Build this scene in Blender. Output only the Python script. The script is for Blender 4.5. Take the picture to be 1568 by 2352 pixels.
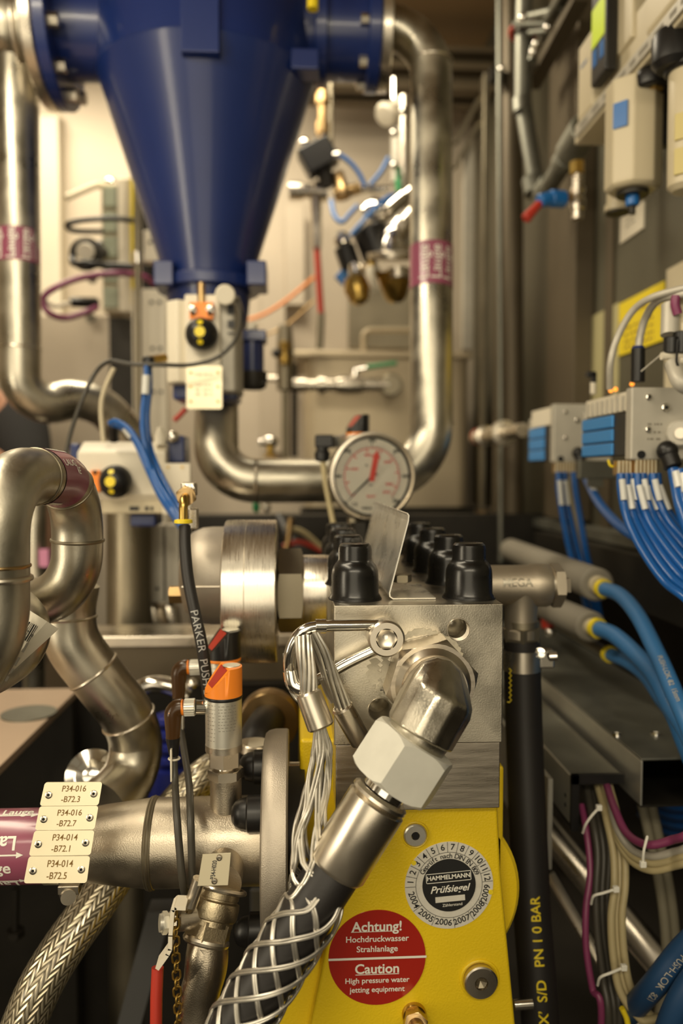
import bpy, math, random
from mathutils import Vector as V, Matrix, Euler
random.seed(7)
for o in list(bpy.data.objects): bpy.data.objects.remove(o)
SC=bpy.context.scene; COL=SC.collection
rad=math.radians; pi=math.pi; sin=math.sin; cos=math.cos
# ---------------- camera ----------------
F=1829.3; CX=784.0; CY=1176.0
CAM=V((0,0,1.3))
cd=bpy.data.cameras.new('camera'); cam=bpy.data.objects.new('camera',cd); COL.objects.link(cam)
cd.sensor_fit='VERTICAL'; cd.sensor_height=36; cd.sensor_width=24; cd.lens=F/2352*36
cam.location=CAM; cam.rotation_euler=Euler((rad(90-2.786),0,rad(-3.254)),'XYZ')
cd.clip_start=.02; cd.clip_end=60
cd.dof.use_dof=True; cd.dof.focus_distance=.88; cd.dof.aperture_fstop=2.3; cd.dof.aperture_blades=0
SC.camera=cam
RM=cam.rotation_euler.to_matrix()
def P(x,y,Y):
    d=RM@V(((x-CX)/F,-(y-CY)/F,-1)); return CAM+d*(Y/d.y)
def S(px,Y): return px*Y/F
# ---------------- world, lights, exposure ----------------
SC.view_settings.view_transform='Standard'; SC.view_settings.look='None'
SC.view_settings.exposure=0.3; SC.view_settings.gamma=1; SC.view_settings.use_curve_mapping=False
w=bpy.data.worlds.new('world'); SC.world=w; w.use_nodes=True
w.node_tree.nodes['Background'].inputs[0].default_value=(1,.84,.56,1)
w.node_tree.nodes['Background'].inputs[1].default_value=.17
def area(name,loc,tgt,sx,sy,e,c=(1,.87,.64)):
    l=bpy.data.lights.new(name,'AREA'); l.shape='RECTANGLE'; l.size=sx; l.size_y=sy; l.energy=e; l.color=c
    o=bpy.data.objects.new(name,l); COL.objects.link(o); o.location=loc
    o.rotation_euler=(V(tgt)-V(loc)).to_track_quat('-Z','Y').to_euler(); return o
area('tube_light_back',(-.75,2.75,3.0),(-.6,3.0,0),1.5,.25,26)
area('cluster_fill_light',(-.05,2.35,2.85),(.15,2.75,1.9),.6,.2,8)  # added small lamp that brightens the far valve cluster
area('tube_light_front',(-.75,.75,2.35),(0,.95,1.1),1.3,.14,13)
area('tube_light_behind',(-.15,-.9,2.2),(.0,1.0,1.1),1.8,.25,17)
area('fill_panel_behind',(-.35,-1.35,1.25),(-.1,1.0,1.15),1.5,1.4,10)  # added soft fill behind the camera for the foreground metal, no doorway
area('side_fill_left',(-1.5,.1,1.25),(.2,1.1,1.1),.35,1.0,9)  # unseen side lamp giving the left metal its highlights
# ---------------- materials ----------------
MATS={}
def mat(name,col,metal=0,rough=.5,nc=0,ns=20,nr=0,bump=0,bs=200,coat=0,em=None,es=0,alpha=1,trans=0,stretch=None,col2=None):
    m=bpy.data.materials.new(name); m.use_nodes=True; N=m.node_tree.nodes; L=m.node_tree.links
    b=N['Principled BSDF']; c=(*col,1)
    b.inputs['Base Color'].default_value=c; b.inputs['Metallic'].default_value=metal; b.inputs['Roughness'].default_value=rough
    if coat: b.inputs['Coat Weight'].default_value=coat; b.inputs['Coat Roughness'].default_value=.12
    if em: b.inputs['Emission Color'].default_value=(*em,1); b.inputs['Emission Strength'].default_value=es
    if trans: b.inputs['Transmission Weight'].default_value=trans
    if nc or nr or bump or col2:
        tc=N.new('ShaderNodeTexCoord'); mp=N.new('ShaderNodeMapping'); L.new(tc.outputs['Object'],mp.inputs[0])
        if stretch: mp.inputs['Scale'].default_value=stretch
        n=N.new('ShaderNodeTexNoise'); n.inputs['Scale'].default_value=ns; n.inputs['Detail'].default_value=6; L.new(mp.outputs[0],n.inputs['Vector'])
        if nc or col2:
            r=N.new('ShaderNodeValToRGB'); r.color_ramp.elements[0].position=.35; r.color_ramp.elements[1].position=.68
            lo=col2 if col2 else tuple(x*(1-nc) for x in col)
            r.color_ramp.elements[0].color=(*lo,1); r.color_ramp.elements[1].color=c
            L.new(n.outputs['Fac'],r.inputs[0]); L.new(r.outputs[0],b.inputs['Base Color'])
        if nr:
            q=N.new('ShaderNodeMapRange'); q.inputs['From Min'].default_value=.3; q.inputs['From Max'].default_value=.7
            q.inputs['To Min'].default_value=max(.02,rough-nr); q.inputs['To Max'].default_value=rough+nr
            L.new(n.outputs['Fac'],q.inputs[0]); L.new(q.outputs[0],b.inputs['Roughness'])
        if bump:
            n2=N.new('ShaderNodeTexNoise'); n2.inputs['Scale'].default_value=bs; n2.inputs['Detail'].default_value=3; L.new(mp.outputs[0],n2.inputs['Vector'])
            bp=N.new('ShaderNodeBump'); bp.inputs['Strength'].default_value=bump; bp.inputs['Distance'].default_value=.001
            L.new(n2.outputs['Fac'],bp.inputs['Height']); L.new(bp.outputs[0],b.inputs['Normal'])
    MATS[name]=m; return m
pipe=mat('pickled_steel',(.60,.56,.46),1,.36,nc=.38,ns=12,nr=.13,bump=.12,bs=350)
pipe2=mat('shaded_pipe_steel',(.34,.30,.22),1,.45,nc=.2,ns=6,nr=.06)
satin=mat('satin_steel',(.70,.64,.54),1,.3,nc=.12,ns=14,nr=.08)
brush=mat('brushed_steel',(.72,.65,.55),1,.32,nc=.22,ns=10,nr=.08,bump=.1,bs=120,stretch=(1,1,14))
mach=mat('machined_steel',(.70,.65,.54),1,.33,nc=.42,ns=16,nr=.13,bump=.15,bs=500)
turned=mat('turned_steel',(.74,.69,.60),1,.29,nc=.1,ns=30,nr=.04,bump=.12,bs=60,stretch=(20,1,1))
chrome=mat('bright_steel',(.80,.77,.71),1,.12)
zinc=mat('galvanised_steel',(.27,.27,.23),.85,.5,nc=.3,ns=7,nr=.1)
zincl=mat('light_zinc',(.72,.70,.62),.85,.36,nc=.1,ns=20)
cast=mat('bead_blasted_steel',(.46,.41,.34),.9,.48,nc=.15,ns=18,bump=.3,bs=900)
wirem=mat('wire_steel',(.66,.63,.56),.9,.36,nc=.2,ns=80)
brass=mat('brass',(.62,.42,.12),1,.28,nc=.2,ns=20)
bronze=mat('bronze',(.50,.34,.16),1,.3,nc=.2,ns=20)
chainm=mat('chain_brass',(.34,.22,.05),.9,.42)
rubber=mat('black_rubber',(.006,.0055,.005),0,.27,nr=.06,ns=40,nc=.2)
plastic=mat('black_plastic',(.007,.0065,.0065),0,.38)
hosem=mat('black_hose_rubber',(.014,.012,.011),0,.5,bump=.1,bs=400)
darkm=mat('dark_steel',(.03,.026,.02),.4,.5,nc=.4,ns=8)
brownp=mat('dull_brown_metal',(.12,.095,.06),.4,.5,nc=.15,ns=4)
sight=mat('sight_yellow',(.55,.46,.18),0,.5)
hole=mat('hole_dark',(.004,.004,.004),0,.8)
blue=mat('blue_enamel',(.007,.022,.125),0,.36,nc=.15,ns=5,coat=.35)
blueb=mat('bright_blue_plastic',(.01,.13,.42),0,.35)
hoseb=mat('blue_hose',(.006,.085,.32),0,.32,coat=.2)
hoseb2=mat('blue_push_hose',(.035,.15,.36),0,.45)
yellow=mat('yellow_enamel',(.80,.57,.012),0,.34,nc=.05,ns=6,bump=.45,bs=420,coat=.25)
yel=mat('yellow_plastic',(.80,.62,.02),0,.4)
signy=mat('yellow_sign',(.72,.56,.01),0,.5)
red=mat('red_sticker',(.36,.018,.010),0,.22,coat=.6)
redp=mat('red_plastic',(.42,.035,.02),0,.4)
orange=mat('orange_plastic',(.92,.26,.02),0,.4)
cream=mat('cream_enamel',(.74,.68,.55),0,.45,nc=.05,ns=5)
creamd=mat('beige_plastic',(.56,.49,.34),0,.42)
lgrey=mat('light_grey_cast',(.50,.47,.40),.2,.45,nc=.1,ns=30)
white=mat('white_print',(.80,.78,.70),0,.5)
black=mat('black_print',(.01,.01,.01),0,.5)
ltag=mat('engraved_plate',(.86,.78,.56),.55,.34,nc=.06,ns=20)
brown=mat('engraving_brown',(.22,.12,.02),0,.6)
purple=mat('purple_marker',(.27,.07,.12),0,.28,coat=.4)
purpc=mat('purple_cable',(.20,.035,.10),0,.4)
cableb=mat('beige_cable',(.42,.35,.19),0,.45)
cableg=mat('dark_grey_cable',(.05,.045,.035),0,.45)
tubew=mat('tag_sleeve',(.62,.62,.58),0,.3)
wallm=mat('wall_steel',(.60,.52,.41),.25,.5,nc=.12,ns=2)
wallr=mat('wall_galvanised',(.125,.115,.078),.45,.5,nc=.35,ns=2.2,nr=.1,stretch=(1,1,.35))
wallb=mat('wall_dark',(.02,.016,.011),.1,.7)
ceilm=mat('ceiling_tan',(.30,.20,.10),0,.6)
floorm=mat('floor_dark',(.03,.025,.018),.2,.6,nc=.3,ns=3)
beamm=mat('beam_brown',(.13,.10,.06),.3,.5)
foil=mat('silver_foil',(.84,.81,.72),.3,.3,nr=.12,ns=60,bump=.5,bs=90)
dial=mat('dial_white',(.74,.70,.58),0,.4)
glow=mat('amber_lamp',(.5,.15,.01),0,.4,em=(1,.30,.03),es=1.6)
amber=mat('amber_plastic',(.030,.015,.006),0,.25,em=(1,.3,.0),es=.015)
lcd=mat('display_green',(.1,.12,.0),0,.4,em=(.42,.48,0),es=.8)
pinkl=mat('red_print',(.70,.04,.05),0,.5)
greenp=mat('green_plastic',(.03,.32,.12),0,.4)
skin=mat('skin',(.50,.26,.16),0,.5); cloth=mat('black_cloth',(.012,.011,.011),0,.9)
paper=mat('paper',(.85,.80,.66),0,.7,nc=.08,ns=30)
sealm=mat('dried_sealant',(.60,.55,.43),0,.75,nc=.2,ns=60,bump=.5,bs=300)
gls=mat('gauge_glass',(1,1,1),0,.03,trans=1)
clearp=mat('clear_sheet',(.72,.72,.68),0,.12,trans=.55)
insul=mat('grey_insulation',(.22,.20,.16),0,.7)
# braid
def braid():
    m=bpy.data.materials.new('wire_braid'); m.use_nodes=True; N=m.node_tree.nodes; L=m.node_tree.links; b=N['Principled BSDF']
    uv=N.new('ShaderNodeUVMap'); sp=N.new('ShaderNodeSeparateXYZ'); L.new(uv.outputs[0],sp.inputs[0])
    def mth(op,a,bv=None,c=None):
        n=N.new('ShaderNodeMath'); n.operation=op
        for i,x in enumerate((a,bv,c)):
            if x is None: continue
            if hasattr(x,'is_linked') or hasattr(x,'links'): L.new(x,n.inputs[i])
            else: n.inputs[i].default_value=x
        return n.outputs[0]
    tri=mth('PINGPONG',mth('MULTIPLY',sp.outputs[1],12.0),.5)
    ph=mth('ADD',mth('MULTIPLY',sp.outputs[0],95.0),mth('MULTIPLY',tri,2.6))
    s=mth('PINGPONG',ph,.5); s2=mth('MULTIPLY',s,2)
    edge=mth('GREATER_THAN',mth('ABSOLUTE',mth('SUBTRACT',tri,.25)),.21)
    h=mth('SUBTRACT',s2,mth('MULTIPLY',edge,.5))
    r=N.new('ShaderNodeValToRGB'); r.color_ramp.elements[0].color=(.10,.075,.035,1); r.color_ramp.elements[1].color=(.78,.70,.52,1); r.color_ramp.elements[1].position=.6
    L.new(h,r.inputs[0]); L.new(r.outputs[0],b.inputs['Base Color'])
    b.inputs['Metallic'].default_value=.85; b.inputs['Roughness'].default_value=.3; b.inputs['Coat Weight'].default_value=.6
    bp=N.new('ShaderNodeBump'); bp.inputs['Distance'].default_value=.001; bp.inputs['Strength'].default_value=.8
    L.new(h,bp.inputs['Height']); L.new(bp.outputs[0],b.inputs['Normal']); return m
braidm=braid()
# ---------------- mesh helpers ----------------
ORG={}
def basis(ax):
    ax=ax.normalized(); u=ax.cross(V((0,0,1)))
    if u.length<.2: u=ax.cross(V((0,1,0)))
    u.normalize(); return u,ax.cross(u).normalized(),ax
class MB:
    def __init__(s): s.v=[];s.f=[];s.uv={}
    def add(s,vs,fs,uvs=None):
        n=len(s.v); s.v+= [V(x) for x in vs]
        for i,f in enumerate(fs):
            if uvs: s.uv[len(s.f)]=uvs[i]
            s.f.append([n+j for j in f])
        return s
    def box(s,a,b):
        a=V(a);b=V(b); x=(a.x,b.x);y=(a.y,b.y);z=(a.z,b.z)
        vs=[(x[i],y[j],z[k]) for i in (0,1) for j in (0,1) for k in (0,1)]
        return s.add(vs,[(0,1,3,2),(4,6,7,5),(0,4,5,1),(2,3,7,6),(0,2,6,4),(1,5,7,3)])
    def obox(s,c,ax,ay,az):
        vs=[c+ax*i+ay*j+az*k for i in (-1,1) for j in (-1,1) for k in (-1,1)]
        return s.add(vs,[(0,1,3,2),(4,6,7,5),(0,4,5,1),(2,3,7,6),(0,2,6,4),(1,5,7,3)])
    def pbox(s,x0,y0,x1,y1,Y,d):   # box whose front face at depth Y covers the given frame region
        a=P(x0,y1,Y);b=P(x1,y0,Y); return s.box((a.x,Y,a.z),(b.x,Y+d,b.z))
    def lathe(s,prof,o,ax,seg=32,cap=True,ph=0):
        u,v,w_=basis(V(ax)); vs=[];fs=[]
        for r,h in prof:
            for i in range(seg):
                t=2*pi*i/seg+ph; vs.append(V(o)+w_*h+(u*cos(t)+v*sin(t))*r)
        n=len(prof)
        for j in range(n-1):
            for i in range(seg):
                k=(i+1)%seg; fs.append((j*seg+i,j*seg+k,(j+1)*seg+k,(j+1)*seg+i))
        if cap:
            if prof[0][0]>1e-6: fs.append(tuple(range(seg))[::-1])
            if prof[-1][0]>1e-6: fs.append(tuple((n-1)*seg+i for i in range(seg)))
        return s.add(vs,fs)
    def cyl(s,a,b,r,r2=None,seg=32,ph=0,ch=0):
        a=V(a);b=V(b);L=(b-a).length; r2=r if r2 is None else r2
        pr=[(r,0),(r2,L)] if not ch else [(r-ch,0),(r,ch),(r2,L-ch),(r2-ch,L)]
        return s.lathe(pr,a,b-a,seg,ph=ph)
    def hexn(s,a,b,R,k=.6,ph=0,c0=True,c1=True,rc=.90):
        a=V(a);b=V(b);L=(b-a).length;u,v,w_=basis(b-a);seg=36;vs=[];fs=[];rcv=R*rc
        rows=[[],[],[],[]]
        for i in range(seg):
            t=2*pi*i/seg; m=(t%(pi/3))-pi/6; hr=R*cos(pi/6)/cos(m); e=max(0,(hr-rcv))*k
            d=u*cos(t+ph)+v*sin(t+ph); r0=min(hr,rcv)
            rows[0].append(a+d*(r0 if c0 else hr)); rows[1].append(a+d*hr+w_*(e if c0 else 0))
            rows[2].append(b+d*hr-w_*(e if c1 else 0)); rows[3].append(b+d*(r0 if c1 else hr))
        for r in rows: vs+=r
        for j in range(3):
            for i in range(seg):
                q=(i+1)%seg; fs.append((j*seg+i,j*seg+q,(j+1)*seg+q,(j+1)*seg+i))
        fs.append(tuple(range(seg))[::-1]); fs.append(tuple(3*seg+i for i in range(seg)))
        return s.add(vs,fs)
    def tube(s,pts,r,seg=16,cap=True,sec=None,closed=False):
        pts=[V(p) for p in pts]; n=len(pts); vs=[];fs=[];uvs=[]
        rs=r if isinstance(r,(list,tuple)) else [r]*n
        T=[]
        for i in range(n):
            if closed: t=pts[(i+1)%n]-pts[i-1]
            else: t=pts[min(i+1,n-1)]-pts[max(i-1,0)]
            T.append(t.normalized())
        u,_,_=basis(T[0]); U=[u]
        for i in range(1,n):
            u=U[-1]-T[i]*U[-1].dot(T[i]); U.append(u.normalized())
        d=0;D=[0]
        for i in range(1,n): d+=(pts[i]-pts[i-1]).length; D.append(d)
        for i in range(n):
            w2=T[i].cross(U[i])
            for k in range(seg):
                a=2*pi*k/seg; vs.append(pts[i]+(U[i]*cos(a)+w2*sin(a))*rs[i])
        for i in range(n if closed else n-1):
            j=(i+1)%n
            for k in range(seg):
                q=(k+1)%seg; fs.append((i*seg+k,i*seg+q,j*seg+q,j*seg+k))
                uvs.append(((D[i],k/seg),(D[i],(k+1)/seg),(D[min(i+1,n-1)],(k+1)/seg),(D[min(i+1,n-1)],k/seg)))
        s.add(vs,fs,uvs)
        if cap and not closed:
            m=len(s.v)-n*seg
            s.f.append([m+k for k in range(seg)][::-1]); s.f.append([m+(n-1)*seg+k for k in range(seg)])
        return s
    def prism(s,poly,d):    # poly: 3D points, d: extrusion vector
        n=len(poly); vs=[V(p) for p in poly]+[V(p)+V(d) for p in poly]
        fs=[tuple(range(n)),tuple(range(n,2*n))[::-1]]+[(i,n+i,n+(i+1)%n,(i+1)%n) for i in range(n)]
        return s.add(vs,fs)
    def ball(s,c,r,sc=(1,1,1),seg=24):
        m=12; vs=[];fs=[]; c=V(c)
        for j in range(m+1):
            t=pi*j/m
            for i in range(seg):
                a=2*pi*i/seg; vs.append(c+V((sc[0]*sin(t)*cos(a),sc[1]*sin(t)*sin(a),sc[2]*cos(t)))*r)
        for j in range(m):
            for i in range(seg):
                q=(i+1)%seg; fs.append((j*seg+i,(j+1)*seg+i,(j+1)*seg+q,j*seg+q))
        return s.add(vs,fs)
    def torus(s,c,ax,R,r,seg=40,ts=12,el=0):
        u,v,w_=basis(V(ax)); pts=[]
        for i in range(seg):
            a=2*pi*i/seg; pts.append(V(c)+u*cos(a)*R+v*(sin(a)*R+(el if sin(a)>0 else -el)))
        return s.tube(pts,r,ts,closed=True)
    def build(s,name,m,parent=None,bev=0,ang=32,sub=0,label=None,seg=2,nomerge=False):
        if parent is not None: org=ORG[parent.name]
        else:
            xs=[p.x for p in s.v];ys=[p.y for p in s.v];zs=[p.z for p in s.v]
            org=V(((min(xs)+max(xs))/2,(min(ys)+max(ys))/2,min(zs)))
        me=bpy.data.meshes.new(name); me.from_pydata([p-org for p in s.v],[],s.f)
        if s.uv:
            ul=me.uv_layers.new(name='UVMap')
            for i,pl in enumerate(me.polygons):
                if i in s.uv:
                    for k,li in enumerate(pl.loop_indices): ul.data[li].uv=s.uv[i][k]
        if isinstance(m,(list,tuple)):
            for x in m: me.materials.append(x)
        else: me.materials.append(m)
        import bmesh
        bm=bmesh.new(); bm.from_mesh(me)
        bmesh.ops.remove_doubles(bm,verts=bm.verts,dist=1e-6)
        bmesh.ops.recalc_face_normals(bm,faces=bm.faces); bm.to_mesh(me); bm.free()
        for pl in me.polygons: pl.use_smooth=True
        me.set_sharp_from_angle(angle=rad(ang))
        o=bpy.data.objects.new(name,me); COL.objects.link(o); ORG[o.name]=org
        if parent is not None: o.parent=parent
        else: o.location=org
        if bev:
            b=o.modifiers.new('bevel','BEVEL'); b.width=bev; b.segments=seg; b.limit_method='ANGLE'; b.angle_limit=rad(40); b.harden_normals=True
        if label: o['label']=label
        return o
def hull(name,pts,m,parent,bev=.004,seg=3):
    import bmesh
    org=ORG[parent.name]; bm=bmesh.new()
    for p in pts: bm.verts.new(V(p)-org)
    r=bmesh.ops.convex_hull(bm,input=bm.verts)
    bmesh.ops.delete(bm,geom=[v for v in bm.verts if not v.link_faces],context='VERTS')
    bmesh.ops.dissolve_limit(bm,angle_limit=rad(4),verts=bm.verts,edges=bm.edges)
    me=bpy.data.meshes.new(name); bm.to_mesh(me); bm.free(); me.materials.append(m)
    for p in me.polygons: p.use_smooth=True
    me.set_sharp_from_angle(angle=rad(34))
    o=bpy.data.objects.new(name,me); COL.objects.link(o); o.parent=parent; ORG[o.name]=org
    if bev:
        b=o.modifiers.new('bevel','BEVEL'); b.width=bev; b.segments=seg; b.limit_method='ANGLE'; b.angle_limit=rad(20); b.harden_normals=True
    return o
def ring(c,ax,r,n,ph=0):
    u,v,w_=basis(V(ax)); return [V(c)+(u*cos(2*pi*i/n+ph)+v*sin(2*pi*i/n+ph))*r for i in range(n)]
def thing(name,label,cat,loc,group=None):
    o=bpy.data.objects.new(name,None); COL.objects.link(o); o.empty_display_size=.02
    o.location=loc; ORG[o.name]=V(loc); o['label']=label; o['category']=cat
    if group: o['group']=group
    return o
def tag(o,label,cat,group=None,kind=None):
    o['label']=label; o['category']=cat
    if group: o['group']=group
    if kind: o['kind']=kind
    return o
def struct(o): o['kind']='structure'; return o
def copy_tree(o,par=None,loc=None):
    c=o.copy(); COL.objects.link(c); ORG[c.name]=ORG[o.name]
    if par is not None: c.parent=par
    if loc is not None: c.location=loc
    for ch in [x for x in bpy.data.objects if x.parent==o]: copy_tree(ch,c)
    return c
def fil(pts,R=.05,n=8):      # polyline with rounded corners
    pts=[V(p) for p in pts]; out=[pts[0]]
    Rs=R if isinstance(R,(list,tuple)) else [R]*(len(pts)-2)
    for i in range(1,len(pts)-1):
        a,b,c=pts[i-1],pts[i],pts[i+1]; d1=(a-b);d2=(c-b); l1,l2=d1.length,d2.length; d1.normalize();d2.normalize()
        an=d1.angle(d2); t=min(Rs[i-1]/math.tan(an/2) if an<3.1 else 0,l1*.49 if i>1 else l1*.98,l2*.49 if i<len(pts)-2 else l2*.98)
        if t<1e-5: out.append(b); continue
        Rr=t*math.tan(an/2); p0=b+d1*t; cen=b+(d1+d2).normalized()*(Rr/sin(an/2)); v0=p0-cen; v1=(b+d2*t)-cen
        q=v0.rotation_difference(v1)
        ax,tot=q.to_axis_angle()
        for k in range(n+1): out.append(cen+Matrix.Rotation(tot*k/n,3,ax)@v0)
    out.append(pts[-1]); return out
def spl(pts,n=8):            # smooth curve through points
    pts=[V(p) for p in pts]; q=[pts[0]*2-pts[1]]+pts+[pts[-1]*2-pts[-2]]; out=[]
    for i in range(1,len(q)-2):
        a,b,c,d=q[i-1:i+3]
        for k in range(n):
            t=k/n; out.append(.5*((2*b)+(c-a)*t+(2*a-5*b+4*c-d)*t*t+(3*b-a-3*c+d)*t**3))
    out.append(pts[-1]); return out
def PP(l): return [P(*a) for a in l]
def text(parent,s,m,fn,name='lettering',align='CENTER',bold=0,shear=0,sub=False):
    cu=bpy.data.curves.new('t','FONT'); cu.body=s; cu.align_x=align; cu.align_y='CENTER'; cu.size=1; cu.shear=shear; cu.offset=bold; cu.resolution_u=4
    t=bpy.data.objects.new('t',cu); COL.objects.link(t); bpy.context.view_layer.update()
    me=bpy.data.meshes.new_from_object(t.evaluated_get(bpy.context.evaluated_depsgraph_get()))
    if ((fn(0,.4)+fn(0,-.4))/2-fn(0,0)).length>2e-5:   # curved support: cut long faces so the print follows it
        import bmesh
        bm=bmesh.new(); bm.from_mesh(me); bmesh.ops.triangulate(bm,faces=bm.faces)
        for _ in range(4):
            lg=[e for e in bm.edges if e.calc_length()>.13]
            if not lg: break
            bmesh.ops.subdivide_edges(bm,edges=lg,cuts=1); bmesh.ops.triangulate(bm,faces=bm.faces)
        bm.to_mesh(me); bm.free()
    vs=[fn(q.co.x,q.co.y) for q in me.vertices]; fs=[list(p.vertices) for p in me.polygons]
    bpy.data.objects.remove(t); bpy.data.curves.remove(cu); bpy.data.meshes.remove(me)
    b=MB(); b.add(vs,fs); org=ORG[parent.name]
    me=bpy.data.meshes.new(name); me.from_pydata([p-org for p in b.v],[],b.f); me.materials.append(m)
    o=bpy.data.objects.new(name,me); COL.objects.link(o); o.parent=parent; ORG[o.name]=org; return o
def plane(c,u,v,sz): c=V(c);u=V(u).normalized();v=V(v).normalized(); return lambda x,y:c+u*x*sz+v*y*sz
def onpipe(pts,r,sz,side,s0=0,flip=1):   # text along a curved tube, facing direction 'side'
    pts=[V(p) for p in pts]; D=[0]
    for i in range(1,len(pts)): D.append(D[-1]+(pts[i]-pts[i-1]).length)
    side=V(side)
    def fn(x,y):
        s=s0+x*sz*flip; s=max(0,min(D[-1]-1e-5,s)); i=0
        while i<len(D)-2 and D[i+1]<s: i+=1
        t=(s-D[i])/(D[i+1]-D[i]+1e-9); c=pts[i].lerp(pts[i+1],t); T=(pts[i+1]-pts[i]).normalized()
        n=(side-T*side.dot(T)).normalized(); b=n.cross(T)*flip; a=y*sz/r
        return c+(n*cos(a)+b*sin(a))*r
    return fn

def bars(parent,m,fn,x0,x1,rows,h,k=6,name='blurred_print'):   # rows of tiny print, too small to read
    b=MB()
    for y in rows:
        x=x0
        while x<x1:
            w_=min(x1-x,random.uniform(.6,1.9)*(x1-x0)/k); b.add([fn(x,y-h/2),fn(x+w_*.6,y-h/2),fn(x+w_*.6,y+h/2),fn(x,y+h/2)],[(0,1,2,3)]); x+=w_
    o=b.build(name,m,parent); return o
def quadmap(c,w_,h_):   # c: TL,TR,BR,BL corners; coordinates in metres from the centre
    return lambda x,y:(c[3].lerp(c[2],x/w_+.5)).lerp(c[0].lerp(c[1],x/w_+.5),y/h_+.5)
# ---------------- setting ----------------
struct(MB().box((-2.2,-1.5,-.05),(1.5,3.7,0)).build('floor',floorm))
struct(MB().box((-2.2,-.2,3.1),(1.5,3.7,3.15)).build('ceiling',ceilm))
struct(MB().box((-2.2,3.6,0),(1.5,3.68,3.1)).build('wall_back',wallm))
struct(MB().box((-2.28,-1.5,0),(-2.2,3.7,3.1)).build('wall_left',wallm))
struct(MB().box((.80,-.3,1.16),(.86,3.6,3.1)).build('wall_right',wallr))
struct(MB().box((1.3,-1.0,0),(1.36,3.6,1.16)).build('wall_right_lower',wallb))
struct(MB().box((.74,.9,1.135),(.86,2.75,1.16)).build('trim_1',zinc))
m=MB(); a=P(700,215,3.25); b=P(1128,130,3.25); zc=(a.z+b.z)/2
m.box((a.x,3.25,a.z),(b.x,3.29,b.z)); m.box((a.x,3.18,a.z),(b.x,3.36,a.z+.022)); m.box((a.x,3.18,zc-.005),(b.x,3.36,zc+.02)); m.box((a.x,3.18,b.z-.02),(b.x,3.36,b.z))
struct(m.build('trim_2',beamm))
for i,(x,w_) in enumerate(((1297,10),(1420,5))):   # seams of the right wall sheets
    pass
m=MB()
for Y in (2.42,1.98): m.box((.792,Y,1.16),(.80,Y+.05,3.1))
struct(m.build('trim_3',brownp))
# ---------------- back room ----------------
def flat(name,lab,cat,x0,y0,x1,y1,Y,d,m,bev=.004,group=None): return tag(MB().pbox(x0,y0,x1,y1,Y,d).build(name,m,bev=bev),lab,cat,group)
t=thing('wall_panel','tall narrow cream panel on back wall beside the left vertical pipe','panel',P(108,745,3.5))
MB().pbox(60,266,133,742,3.52,.03).build('panel_sheet',cream,t,bev=.004)
MB().pbox(56,262,138,748,3.55,.05).build('panel_rim',creamd,t,bev=.004)
# rounded steel cabinet front
def rpoly(x0,y0,x1,y1,Y,r,cor=(1,1,1,1),n=6):
    out=[]
    cs=[(x0+r,y0+r,180,cor[0]),(x1-r,y0+r,270,cor[1]),(x1-r,y1-r,0,cor[2]),(x0+r,y1-r,90,cor[3])]
    ends=[(x0,y0),(x1,y0),(x1,y1),(x0,y1)]
    for k,(cx,cy,a0,on) in enumerate(cs):
        if not on: out.append(P(*ends[k],Y)); continue
        for i in range(n+1):
            a=rad(a0+90*i/n); out.append(P(cx+r*cos(a),cy+r*sin(a),Y))
    return out
tag(MB().prism(rpoly(-60,722,274,1462,3.05,34,(1,1,0,0)),(0,.35,0)).build('steel_cabinet',wallm,bev=.006),'large plain steel cabinet with a rounded top corner behind the left pipes','cabinet')
tag(MB().pbox(282,560,325,3000,2.95,.06).build('support_post',darkm),'narrow dark upright post between the steel cabinet and the slotted strut','post')
for nm,lab,x0,y0,x1,y1,Y in (('wall_sheet','pale rectangular sheet panel on back wall low behind the cyclone cone',655,470,700,700,3.5),
    ('wall_sheet','lower pale sheet panel on back wall left of the red lined pipe',600,585,655,1040,3.52),('wall_sheet','grey brown wall sheet below the brass valves',800,660,945,800,3.45)):
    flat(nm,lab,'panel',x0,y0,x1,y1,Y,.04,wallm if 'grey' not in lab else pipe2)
# slotted strut + module box on the left
t=thing('slotted_strut','white perforated upright strut left of the blue cyclone','strut',P(355,1010,2.6))
m=MB(); m.pbox(330,530,372,600,2.6,.05); m.pbox(334,664,380,3200,2.6,.05); m.build('strut_channel',cream,t,bev=.003)
MB().pbox(326,430,372,700,2.67,.03).build('backing_plate',darkm,t)
m=MB()
for x,y in ((345,556),(364,556),(348,694),(366,694),(350,800),(368,800),(352,900),(370,900)): m.cyl(P(x,y,2.598),P(x,y,2.61),.006)
m.build('slot_hole',darkm,t)
t=thing('conduit_pipe','slim vertical steel conduit with a coupling left of the cyclone','pipe',P(318,840,2.5))
MB().cyl(P(313,300,2.5),P(327,2045,2.5),.011).build('tube',pipe2,t); MB().cyl(P(316,580,2.5),P(317,606,2.5),.017).build('coupling',chrome,t)
t=thing('terminal_box','tall cream terminal module with grey green sections left of the cyclone','box',P(272,715,2.75))
MB().pbox(272,408,310,716,2.72,.12).build('cover',cream,t,bev=.005)
MB().pbox(236,422,273,716,2.74,.1).build('base',creamd,t,bev=.004)
for k in range(5): MB().pbox(237,428+k*58,272,474+k*58,2.728,.02).build('terminal_block',insul if 0 else mat('grey_green_plastic',(.33,.36,.27),0,.5) if k==0 else MATS['grey_green_plastic'],t,bev=.002)
tag(MB().tube(fil(PP([(305,300,2.71),(303,520,2.7),(306,700,2.7)]),.05),.006).build('yellow_cable',yel),'thin yellow cable beside the cream terminal module','cable')
t=thing('door_handle','bent beige lever rod in front of the back wall left of the terminal module','handle',P(152,455,2.8))
MB().tube(fil(PP([(152,455,2.7),(222,424,2.75),(252,432,2.8)]),.05),.011).build('lever',creamd,t)
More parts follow.
